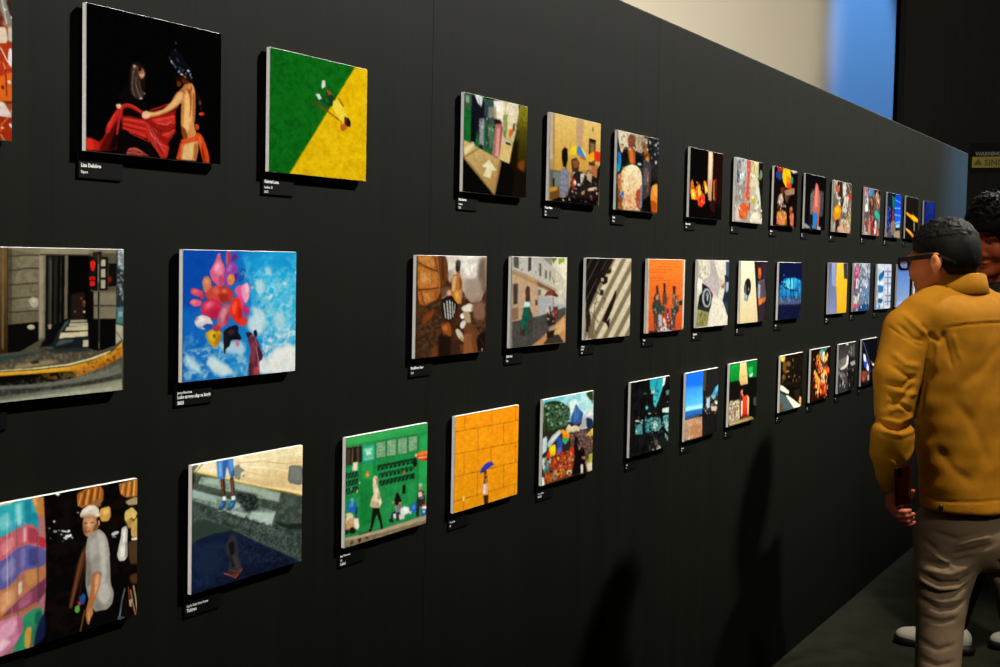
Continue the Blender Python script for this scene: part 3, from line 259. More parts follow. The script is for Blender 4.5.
'B6': 'F f0702c|G ff8a30 d84c20 0 471 5 523 710 38 4 943 1 940 710 66 693|L b84a1c 5 0 39 23 931 17|L b84a1c 5 0 41 49 933 44|L b84a1c 5 0 43 76 935 72|L b84a1c 5 0 45 102 937 99|L b84a1c 5 0 46 128 939 127|L b84a1c 5 0 48 154 942 154|L b84a1c 5 0 50 181 944 182|L b84a1c 5 0 52 207 946 210|L b84a1c 5 0 54 233 948 237|L b84a1c 5 0 56 260 950 265|L b84a1c 5 0 58 286 952 292|L b84a1c 5 0 59 312 955 320|L b84a1c 5 0 61 339 957 348|L b84a1c 5 0 63 365 959 375|L b84a1c 5 0 65 391 961 403|L b84a1c 5 0 67 418 963 430|L b84a1c 5 0 69 444 965 458|L b84a1c 5 0 71 471 968 486|L b84a1c 5 0 72 497 970 514|L b84a1c 5 0 74 523 972 541|L b84a1c 5 0 76 550 974 569|L b84a1c 5 0 78 576 976 597|L b84a1c 5 0 80 603 979 624|L b84a1c 5 0 82 629 981 652|L b84a1c 5 0 84 656 983 680|P d8c8a8 0 -102 2 42 4 59 702 -69 703|P e4d8b8 0 -82 5 -14 4 10 698 -53 701|L 908468 10 0 30 8 54 693|P c0b090 0 925 1 1020 0 1017 708 954 711|P e8e0cc 0 961 1 1011 0 1017 705 980 705|P 3c2c24 0 218 257 271 250 293 319 236 333|P 382820 0 412 236 471 236 477 321 418 321|P 402c24 0 662 264 741 265 746 333 676 332|P 4c3428 0 203 333 305 319 331 388 377 443 209 424 158 385|P 604030 0 410 320 486 321 534 400 512 446 397 428|P 6c5038 0 667 332 755 333 812 389 765 467 656 464|P c09878 0 225 349 286 337 298 388 228 394|P c89c78 0 669 355 747 348 716 395|P 2c342c 0 147 408 292 426 419 444 486 492 426 537 176 530 139 468|N 606c58 0.5 17 147 408 482 445 468 538 156 529|P 5c3c2c 0 175 515 300 533 291 702 209 698|P 8c3434 0 463 476 570 478 600 588 494 601|P 303c34 0 635 480 853 453 858 516 728 561 641 558|P 202824 0 806 420 948 407 943 455 831 460|P 504440 0 662 543 771 546 760 688 652 700|P a0c0d0 0 300 533 383 536 416 691 320 695|P d8e0e0 0 428 568 493 585 497 647 432 630|P d0ecec 0 311 687 477 654 652 700 653 715 292 709|P e04838 0 309 656 371 651 361 689|P 702c20 0 558 603 643 589 643 699 573 681|P 181c1c 0 66 685 312 699 652 707 1007 697 1009 721 67 708|S 2c3830,8c6850,b88c70,485c48,1c2420,705040,c8a088 80 15 25 2 142 332 294 334 460 429 624 339 845 358 918 422 727 545 176 530|S 4c3c38,8c3c34,d8e0e4,303034,a8c0cc 46 17 35 2 175 515 748 530 696 709 229 696|S 1c1c1c,c8ccc8,404440 20 15 12 2 84 663 983 680 986 720 87 697',
'B7': 'F d0ccb8|N ece8dc 0.5 55|P b8b0a0 0 -69 2 144 0 117 177 249 248 -47 176|P ece8e0 0 35 177 161 205 88 318 -16 303|L 8c8478 10 0 356 20 304 149 414 192|L a09888 7 0 -48 162 161 205 371 192|P aca4a4 0 376 -2 505 5 627 149 724 237 649 397 471 351 162 219 390 163|P b4acac 0 204 220 454 163 677 208 649 390 426 336|P e8dcd0 0 614 1 792 2 755 91 665 76|P e8a8a0 0 292 263 468 322 627 390 471 351|P c0b8a8 0 652 178 905 246 774 296 683 281|P 8c6844 0 750 281 859 245 874 312 776 326|P d8d0c0 0 774 296 888 312 877 445 795 429|P 1c283c 0 851 157 1013 179 1037 598 982 596 857 475 809 437 887 297|P 384c68 0 884 17 1003 16 1013 179 897 164|P 303c48 0 856 460 969 447 1028 598 958 581|P 9cb0c8 0 904 238 1018 239 1011 314 915 357|P 14181c 0 156 241 358 292 494 366 459 467 380 551 146 517 39 472 72 374 151 333|E 9ca4ac 0 304 399 145 2 9 103|E 2c3034 0 312 399 94 2 7 80|E 7c848c 0 323 378 47 1 3 40|E 14181c 0 305 421 51 1 3 40|P 2c2820 0 38 465 398 509 393 552 22 514|P 8c8460 0 22 521 393 552 350 694 -4 696|N 70802c 0.6 24 45 543 360 558 329 694 16 690|E c8d0d0 0 325 407 17 0 2 29|P dcd8c8 0 474 395 786 429 936 595 969 703 372 698|N ece4d8 0.5 40 474 395 786 429 936 595 969 703 372 698|S f4f0e4,b8b0a0,d8d0c0,a8a090 50 29 38 7 -60 9 356 20 83 261 -36 302|S e8e0d0,c8c0ac,f4f0e8 40 28 40 8 476 409 831 430 945 697 393 696|S 6c7030,a89c58,484820 26 14 34 2 23 528 360 565 329 694 16 690|S 9c98a0,c4bcc0 20 24 54 10 229 21 677 208 601 353 204 220',
'B8': 'F 241c1c|G f0e8cc dcc898 0 219 10 287 708 -74 0 479 -1 685 721 -21 707|P 1c1c28 0 494 -1 1003 -1 886 727 696 721|P 2c2430 0 729 23 984 21 961 214 801 213|E 201818 0 257 301 125 5 -19 105|P 587084 0 141 379 307 405 262 456 162 445|P 4c5860 0 144 256 266 242 229 365 153 349|P 88b0d0 0 143 349 281 397 222 446 149 410|P 201c1c 0 181 226 287 203 385 274 354 367 257 397|E 807c78 0 299 320 20 0 2 22|P 301c18 0 575 39 676 10 773 38 818 118 771 181 615 181|P b05020 0 631 78 734 73 768 150 722 213 643 197|P d87838 0 657 86 715 86 721 149 664 149|P 60545c 0 646 228 880 206 968 391 932 455 697 483 608 370|P a0b4c4 0 659 260 734 277 720 451 670 466|P 504450 0 731 245 898 230 954 407 822 421|P c06028 0 667 434 972 423 934 471 702 522|P e08838 0 694 451 824 437 778 500 705 507|P 30242c 0 675 522 934 471 905 712 694 705',
'B9': 'F 0c1430|P 0c1438 0 21 1 1013 0 1011 200 35 229|P 1c60a8 0 38 262 261 197 616 190 989 226 1019 374 896 493 179 497 26 411|G 30b0e8 1058a0 0 498 206 532 504 151 246 379 201 708 195 927 225 973 356 832 475 176 472 76 345|P 58d0f0 0 265 230 619 215 692 318 455 350 273 297|E 4888c8 0 211 160 29 0 1 10|L 08102c 18 0 37 246 274 314 574 351 880 355|L 08102c 16 0 174 196 152 513|L 08102c 16 0 292 205 356 517|L 08102c 25 0 497 198 566 539|L 08102c 16 0 618 207 685 524|L 08102c 16 0 814 216 888 528|L 0c1830 15 0 38 262 269 264 394 332|P 5c6c90 0 1 444 1015 443 995 539 10 527|N 0c1838 0.6 18 -2 411 1013 426 996 548 10 527|P 0e1430 0 10 518 1013 530 986 730 2 706|N 303060 0.4 37 7 494 1011 513 998 565 12 543|S 1860a0,0c2848,50b8e8,0c1c40 40 15 43 3 38 262 980 252 960 512 62 478|S 0a1430,303868,18244c 30 31 15 6 9 510 999 522 985 722 29 701',
'B10': 'F ffc030|G 5c6890 8490c0 0 120 3 210 686 -103 -4 393 -5 474 702 -94 703|P 6c6458 0 -103 -4 -21 -3 -19 697 -94 703|P 90a0d0 0 120 3 348 2 357 320 162 319|P 908880 0 327 -5 393 -5 410 321 357 320|P f8b828 0 393 -5 748 -6 813 222 993 228 1039 708 501 704 370 321|G ffc838 f8b820 0 513 1 742 700 406 -2 741 -4 800 228 980 233 1032 704 514 701 397 321|P 383840 0 748 -6 975 -2 993 228 813 218|L 504438 13 0 423 321 461 703',
'B11': 'F 6c7c90|N 404c60 0.5 52|P c8a0b8 0 -113 7 52 6 2 155 -120 155|P c83060 0 40 67 316 58 378 227 143 385 10 366|P e06888 0 98 67 303 67 271 156 125 155|P 902848 0 -5 261 159 244 180 386 34 384|P e8e0e0 0 120 226 325 218 288 369 177 368|P 4c5c70 0 32 367 290 387 235 511 13 490|P d8d4d4 0 -64 453 195 492 407 424 314 548 26 578|P e8d0c0 0 16 507 235 511 211 599 28 596|P d84868 0 28 596 282 583 256 662 72 649|P 384860 0 -96 628 111 668 80 703 -101 695|P a8b8c0 0 420 4 761 2 976 138 862 156 542 66|P 506478 0 437 120 940 156 917 266 496 264|N c8d4e0 0.5 33 383 4 979 6 967 339 431 335|P a0b4d0 0 528 228 798 247 781 392 552 390|P 5070a0 0 506 335 970 358 917 522 538 552|N 8cb0d8 0.5 33 431 335 970 358 984 707 446 694|P 204878 0 361 620 967 596 984 707 336 705|S c8d0dc,506888,d84870,e8e4e4,8098b8,304868,b0b8c8,f0ecec 110 25 46 4 -112 12 964 10 991 707 -88 690',
'B12': 'F a0b8d0|P c8d4e0 0 -126 -4 454 -2 522 690 -123 694|P 1c5c98 0 107 182 468 88 485 192 120 267|P 2870b0 0 88 323 467 345 440 440 107 445|P 205888 0 120 530 458 555 383 610 132 606|E e8f0f8 0 250 305 185 1 9 57|P 68a0cc 0 113 220 436 154 449 230 206 286|P d8e8f4 0 150 455 485 460 413 535 163 540|P 88b4d8 0 -148 116 88 60 76 248 -113 340|P b0a0a0 0 -113 340 100 398 91 605 -70 620|P 6098c8 0 -73 602 260 627 314 704 -99 694|P c8d0e4 0 497 2 1000 3 1046 711 542 709|L 5c6c8c 24 0 515 116 984 120|L 5c6c8c 24 0 530 212 1000 215|L 5c6c8c 24 0 546 307 1016 311|L 5c6c8c 24 0 561 403 1031 406|L 5c6c8c 24 0 577 499 1047 502|L 5c6c8c 24 0 592 595 1063 598|P d8e4f8 0 598 365 990 369 983 437 609 432|P 8090b8 0 677 58 781 58 850 697 763 695|P e0e0e0 0 603 663 994 665 1002 710 567 706|S f0f4f8,88a8cc,c0d0e4 40 35 47 8 -125 5 429 2 489 699 -100 691|P 1c5c98 8 107 182 468 88 485 192 120 267|P 2870b0 8 88 323 467 345 440 440 107 445|P 205888 8 120 530 458 555 383 610 132 606',
'B13': 'F 5c88c8|G 4c74c0 88a8d8 0 391 -2 407 642 -73 0 1680 2 1698 667 -105 622|P 3c5cb0 17 -63 59 1689 54 1701 118 -55 109|P a0b4dc 0 -117 602 1797 637 1819 754 -135 710|E c080a0 9 524 492 150 -4 10 10|P 8ca0b8 0 -182 1 19 0 31 615 -134 612',
'B14': 'F 8098c0|G 6080b8 d0d8e4 0 -254 -6 -146 595 -1215 -21 4400 -53 4566 700 -1110 598',
'C1': 'F 080606|N 1a0e0a 0.5 47 364 38 999 15 1005 729 365 696|P a86c70 0 -327 -28 107 13 329 -8 368 25 382 205 383 452 365 641 295 720 107 708 -330 680|P e4d4c8 4 -327 -52 107 -18 233 -13 242 -1 107 13 -327 -15|P 2ca8b8 0 -327 -15 107 11 249 -8 294 -7 332 74 332 163 256 119 107 158 -328 145|P 6ccad0 12 91 63 157 47 174 116 107 132|P 88d4d8 8 194 13 232 12 235 113 201 121|P 1c8498 6 249 8 290 7 297 130 256 116|P 1888a0 5 290 68 332 74 336 184 297 157|P b87838 0 290 -5 368 5 375 101 332 88|P d8a060 5 297 -1 325 3 329 47 308 44|P dcc070 7 -327 -77 107 -20 191 -17 174 10 -327 -28|P c05c66 0 -328 158 107 158 242 121 283 118 332 149 340 191 382 205 379 259 329 226 263 214 208 215 107 270 -328 220|P dc808a 9 107 184 184 161 191 212 124 247|P a03c4c 6 270 132 329 155 329 221 273 208|P b82c38 0 336 186 379 205 379 254 340 236|P e4a0a4 5 239 134 263 128 263 198 242 203|P 585a9c 0 -328 244 107 270 208 222 268 215 379 253 382 329 329 339 242 329 174 383 107 409 -329 331|P 8480b8 12 107 303 191 252 199 334 124 373|P 404280 6 277 234 329 244 329 325 277 315|P 7478b8 6 228 232 259 227 253 318 228 320|P b8744c 0 -329 319 107 402 191 380 259 335 379 335 383 397 329 414 225 460 107 528 -329 456|P dca070 12 107 422 184 398 191 467 107 515|P c08850 8 259 346 326 345 326 413 263 407|P e4c8a8 6 208 390 239 376 235 436 208 443|P 844058 0 -329 481 107 528 208 470 329 414 383 390 379 465 330 510 208 524 107 542 -330 530|P a85c78 8 208 477 294 434 298 489 225 514|P 68304c 6 329 421 379 403 376 465 333 490|P a4683c 0 -329 481 107 522 225 521 330 496 326 520 208 535 107 544 -330 530|P cc7c9c 0 -330 518 107 539 225 535 242 613 208 659 140 696 107 708 -330 668|P e8a8c0 10 90 578 174 543 208 564 191 614 107 648|P f0c8d4 9 74 640 140 629 174 651 107 688|P b05c84 6 208 551 236 544 242 613 218 634|P 2c8c64 0 236 557 294 529 358 530 365 572 323 577 295 652 277 709 174 711 208 659 246 614|P 58b080 6 246 641 277 594 284 677 253 697|P 146048 6 312 547 361 544 347 637 319 672|P c89838 0 256 616 295 604 291 679 274 710 253 697|P 2c7850 5 295 625 333 593 312 684 288 708|P 141c44 5 323 631 365 559 383 590 376 685 305 706|L d8c0c0 4 1 147 46 150 471|L 7c4c58 5 2 204 95 212 552|L 90688c 6 2 239 87 242 491|L 603850 6 2 329 169 337 498|L b08890 4 1 174 90 177 571|P 9c5820 0 579 21 640 3 736 1 760 29 756 83 708 104 659 90 612 96 583 78|L d08838 11 0 611 25 591 81|L e0a048 13 0 659 14 640 82|L d89040 13 0 705 10 690 84|L c07830 12 0 740 17 729 81|L 54280e 7 0 636 17 617 82|L 54280e 7 0 682 12 667 84|L 54280e 7 0 725 9 713 82|P a8682c 0 866 11 1003 1 1004 92 917 89 876 65|L e0a048 10 0 900 16 884 64|L d89444 12 0 941 13 929 82|L e8ac58 11 0 978 6 971 85|L 5a3010 7 0 921 13 909 79|L 5a3010 7 0 962 10 954 85|P c89848 0 737 117 804 113 812 163 793 189 745 184 729 150|P e0bc70 5 753 128 792 122 796 146 761 155|P 8c6438 5 679 71 737 65 741 109 698 100|P a89468 3 907 108 979 93 1004 98 1004 134 938 133|P d4b868 0 909 158 963 142 1000 178 980 213 951 194 930 226 906 201|P b88c48 5 918 209 963 199 980 249 930 248|P c4a058 0 951 229 1001 200 1001 304 956 298|P e8e0d0 0 956 301 1001 305 1002 320 960 316|P c8c4b8 0 885 240 918 232 931 255 927 313 931 388 911 410 870 406 854 374 870 318 882 283|P ecebe4 3 894 249 914 246 910 310 898 323|P e8e6dc 5 874 333 915 329 919 385 878 390|P 948c80 3 914 311 931 321 927 387 911 402|P 4a3420 7 931 314 1006 321 1007 446 944 434|E c8d0cc 0 841 258 27 -3 4 9|E 788080 0 833 274 16 3 0 6|P 4c2c1c 5 945 493 1003 490 1003 550 951 532|L 788490 7 0 912 553 890 615 876 700|L 54606c 5 0 892 601 868 704|P 485460 0 860 685 913 700 909 717 864 709|L c8a880 9 0 974 551 991 622 1005 714|L a88460 9 0 953 569 971 647 992 714|L 8c3c30 7 0 937 551 946 627|P c0a078 0 941 619 962 618 962 660 946 654|E f0f0ec 0 456 5 13 2 0 8|E c0c8c8 0 434 133 7 1 0 6|E 8c9490 0 440 182 13 2 0 6|E 98a0a0 0 404 161 5 1 0 4|E e8ece8 0 520 218 17 3 0 7|E d0d8d8 0 502 192 26 8 -1 4|E f0f4f0 0 539 218 7 1 0 8|E a0a8a8 0 480 203 9 2 0 4|E c0c8c8 0 506 226 14 6 -3 5|E 8c9494 0 465 181 7 1 0 3|E dce4e4 0 528 194 9 2 0 6|E b0b8b8 0 550 231 6 1 0 6|E 606868 0 491 238 7 1 0 3|E 788080 0 411 210 5 1 0 3|E a89878 0 587 114 8 1 0 4|P 502c1c 2 633 279 645 335 615 415 570 519 548 582 525 568 562 447 588 353|L 7c4828 8 0 622 317 581 436 544 567|L 3c1c10 7 0 641 363 589 551|P 1c4c90 0 596 533 627 517 642 534 631 574 604 569|P 5c9c38 0 570 573 597 570 604 600 585 610 567 597|P a83050 0 585 553 608 552 608 575 589 574|L 6c4424 10 0 635 604 605 704|P b88258 0 618 175 625 141 660 136 710 147 729 173 722 213 691 237 652 246 629 228 622 204|P d8a478 8 641 165 679 151 698 174 675 206 648 194|P 8c5634 5 622 190 641 179 645 233 629 228|L 2a140c 5 0 629 174 652 175|L 3a1c10 5 0 671 178 694 179|L 6c3424 7 0 637 218 664 219|L a06c48 5 0 641 179 637 204|P 7c4a2c 7 691 201 726 178 722 215 691 235|P 241610 3 710 158 733 162 734 194 718 200|P d09c74 0 722 175 733 174 734 199 722 200|P dccfbc 0 599 127 617 102 659 88 698 94 727 115 733 156 714 156 675 139 637 136 606 142|P f2e8d8 7 621 108 663 94 690 107 640 119|P b8a68c 2 602 130 640 128 679 134 718 151 675 142 637 141 610 143|P 98948c 0 652 243 691 227 728 216 773 251 797 308 806 408 810 504 835 560 823 613 783 636 708 631 677 596 654 536 638 476 645 378 637 306|P bcb8b0 13 718 226 765 259 782 346 778 490 739 496 742 368 718 291|P 78746c 8 645 335 680 399 677 484 650 493 642 420|P b0aca4 10 660 267 707 254 715 334 684 371 664 325|P c0bcb4 13 719 493 790 501 819 559 779 606 724 594|P 6c6860 7 676 427 750 438 743 468 700 474|P 86827a 8 700 546 759 602 744 630 701 621|L a8a49c 7 0 781 274 802 364|P a8683c 0 680 430 747 440 735 510 704 561 685 615 701 661 681 697 651 678 639 633 646 592 673 526|P d89c6c 7 704 441 739 445 727 509 696 557|P c0804e 5 650 601 685 609 693 659 678 685 654 665|L 8c5030 5 0 677 670 689 696|L e0a880 5 0 658 623 666 665|P 13110e 0 685 626 783 633 807 670 760 711 685 708|P 0a0807 0 681 635 839 634 881 760 643 734',
'C2': 'F 445048|N 5c6860 0.5 16|N 2c3630 0.6 45|P eedaa4 0 -28 -6 335 -22 1029 -14 1036 318 878 272 622 208 423 153 171 76 -20 25|G f8ecc4 e4c68c 0 552 3 600 205 -20 -4 1017 -1 1028 285 622 194 423 139 171 65 -20 17|P f4e4b4 10 421 1 1017 5 1018 58 553 59|L c8a068 5 2 379 32 619 53 827 93 1019 102|L fff4d4 7 0 443 59 734 110 851 139|L fff4d4 7 0 421 23 664 39 1018 43|L d8b47c 5 2 422 84 621 135 852 182|P e0c490 5 401 109 853 226 1022 263 1023 284 622 194 423 139|L f0c440 8 0 -20 25 171 79 423 150 622 205 878 269 1023 311|L b89048 3 0 -20 33 171 87 423 158 878 280 1023 319|P 6a7068 2 865 112 898 110 985 124 1000 143 997 237 958 237 876 214 852 194|P 787e74 7 884 120 981 132 982 214 886 198|P 848a7c 2 349 58 370 45 396 42 413 64 452 85 414 91 406 137 359 117|P 6c6858 5 -24 1 42 -4 50 8 -8 55|P 20241c 3 -23 53 11 39 24 86 5 114 -19 106|L 28281e 5 0 90 -3 12 55 -7 95|P 94a898 0 75 71 172 89 338 130 783 259 770 312 601 267 296 182 48 105|N 64746a 0.6 15 75 71 172 89 783 259 770 312 296 182 48 105|P a4b8a8 7 111 84 213 106 234 141 91 105|P a0b0a4 7 359 147 555 199 623 250 381 191|P 9cb0a2 5 577 213 774 263 761 299 623 264|P 849a90 0 -7 126 739 364 699 446 426 341 235 276 -6 186|N 505c54 0.7 16 -7 126 739 364 699 446 426 341 235 276 -6 186|P 9cb4aa 5 -7 129 193 197 214 235 -7 171|P a8bcb0 3 340 297 469 334 448 358 319 316|P b0c6bc 5 513 332 734 372 699 443 487 370|P a0b4aa 5 361 257 491 295 469 311 361 281|P 1c2420 14 360 185 556 238 579 328 469 325 404 274|N 5c685e 0.6 14 338 182 578 244 602 332 361 281|N 161c18 0.8 12 468 228 578 258 557 325 458 296|P 384640 0 -14 193 256 287 426 349 694 448 786 432 1027 485 1031 692 885 651 471 464 175 320 -13 264|N 60706a 0.55 11 -14 193 256 287 694 448 1027 485 1031 692 885 651 175 333 -13 264|N 1c2420 0.55 22 -14 193 694 431 1027 485 1031 692 175 333|P 1c2420 9 717 412 857 460 1017 477 1027 515 882 493 787 460|N 8c9c90 0.35 8 133 273 694 445 980 580 559 451|L 101612 5 0 94 310 342 410 560 513 743 596 1007 718|L 485850 3 0 94 318 342 420 560 522|P 2c3c34 8 -13 317 94 310 237 357 342 412 196 401 55 407 -11 435|P 141e30 0 -11 435 55 410 196 401 342 410 560 513 743 596 1007 718 1008 762 564 747 -20 723|G 121c34 0a1024 0 136 447 200 715 -11 448 196 418 385 450 605 544 885 680 887 739 -8 726|N 142a50 0.45 58 -11 448 300 449 473 576 346 690 -9 673|N 0a1020 0.6 70 472 492 983 713 935 777 411 744|N 34465c 0.35 12 300 408 628 533 862 676 474 632|N 3c4c60 0.25 8 -12 409 982 698 983 757 -8 712|P 18243c 23 56 460 238 465 240 615 58 620|P 2c2c32 3 300 463 334 436 376 448 390 506 408 578 431 651 380 683 303 649 323 576 280 500|P 121418 5 309 478 355 472 369 557 392 616 345 621 327 549|P 383438 7 335 551 373 544 422 636 388 651|L c8562c 5 0 269 637 324 661 376 688 405 669 435 644|L e07040 3 0 278 644 346 673 371 687|L 8c3c20 5 0 324 631 388 654 426 645|P 742c18 3 337 661 379 664 414 656 376 688|P 3e7ecc 0 201 2 344 1 354 103 325 115 303 66 286 37 279 101 266 113 212 100|P 6ca8ec 7 215 9 252 8 254 89 225 91|P 2c60ac 5 252 11 294 5 290 40 270 100 258 103|P 5c98e0 7 302 6 336 8 346 88 329 99|P 24508c 3 328 72 354 70 354 103 329 113|L a8ccf4 3 2 228 13 229 86|L 88b8ec 3 2 319 11 337 87|P 4a2a1c 0 237 106 270 108 275 160 280 209 255 211 242 155|P 54301e 0 316 111 350 110 359 172 364 219 335 220 326 167|L 946048 5 2 250 113 259 198|L 946048 5 2 333 122 347 211|P 2c1810 2 262 118 275 119 280 201 272 205|P 2c1810 2 350 124 359 172 364 213 356 218|P e8f0f4 0 255 206 284 207 285 232 255 230|P e4eef2 0 331 217 364 216 365 241 331 238|P 1c5080 0 251 229 285 232 285 256 264 277 227 280 219 268 235 249|P 1c5888 0 327 238 369 241 369 266 348 285 311 298 294 285 310 268|P 4888b4 2 247 240 268 243 248 261 235 259|P 4888b4 2 327 251 352 255 327 276 314 274|L e0cc7c 5 0 215 275 236 287 269 281|L e8d488 5 0 290 289 315 304 353 291|P a8b4b0 5 369 258 416 273 404 290 357 289|E 1c2018 0 436 113 6 1 0 4',
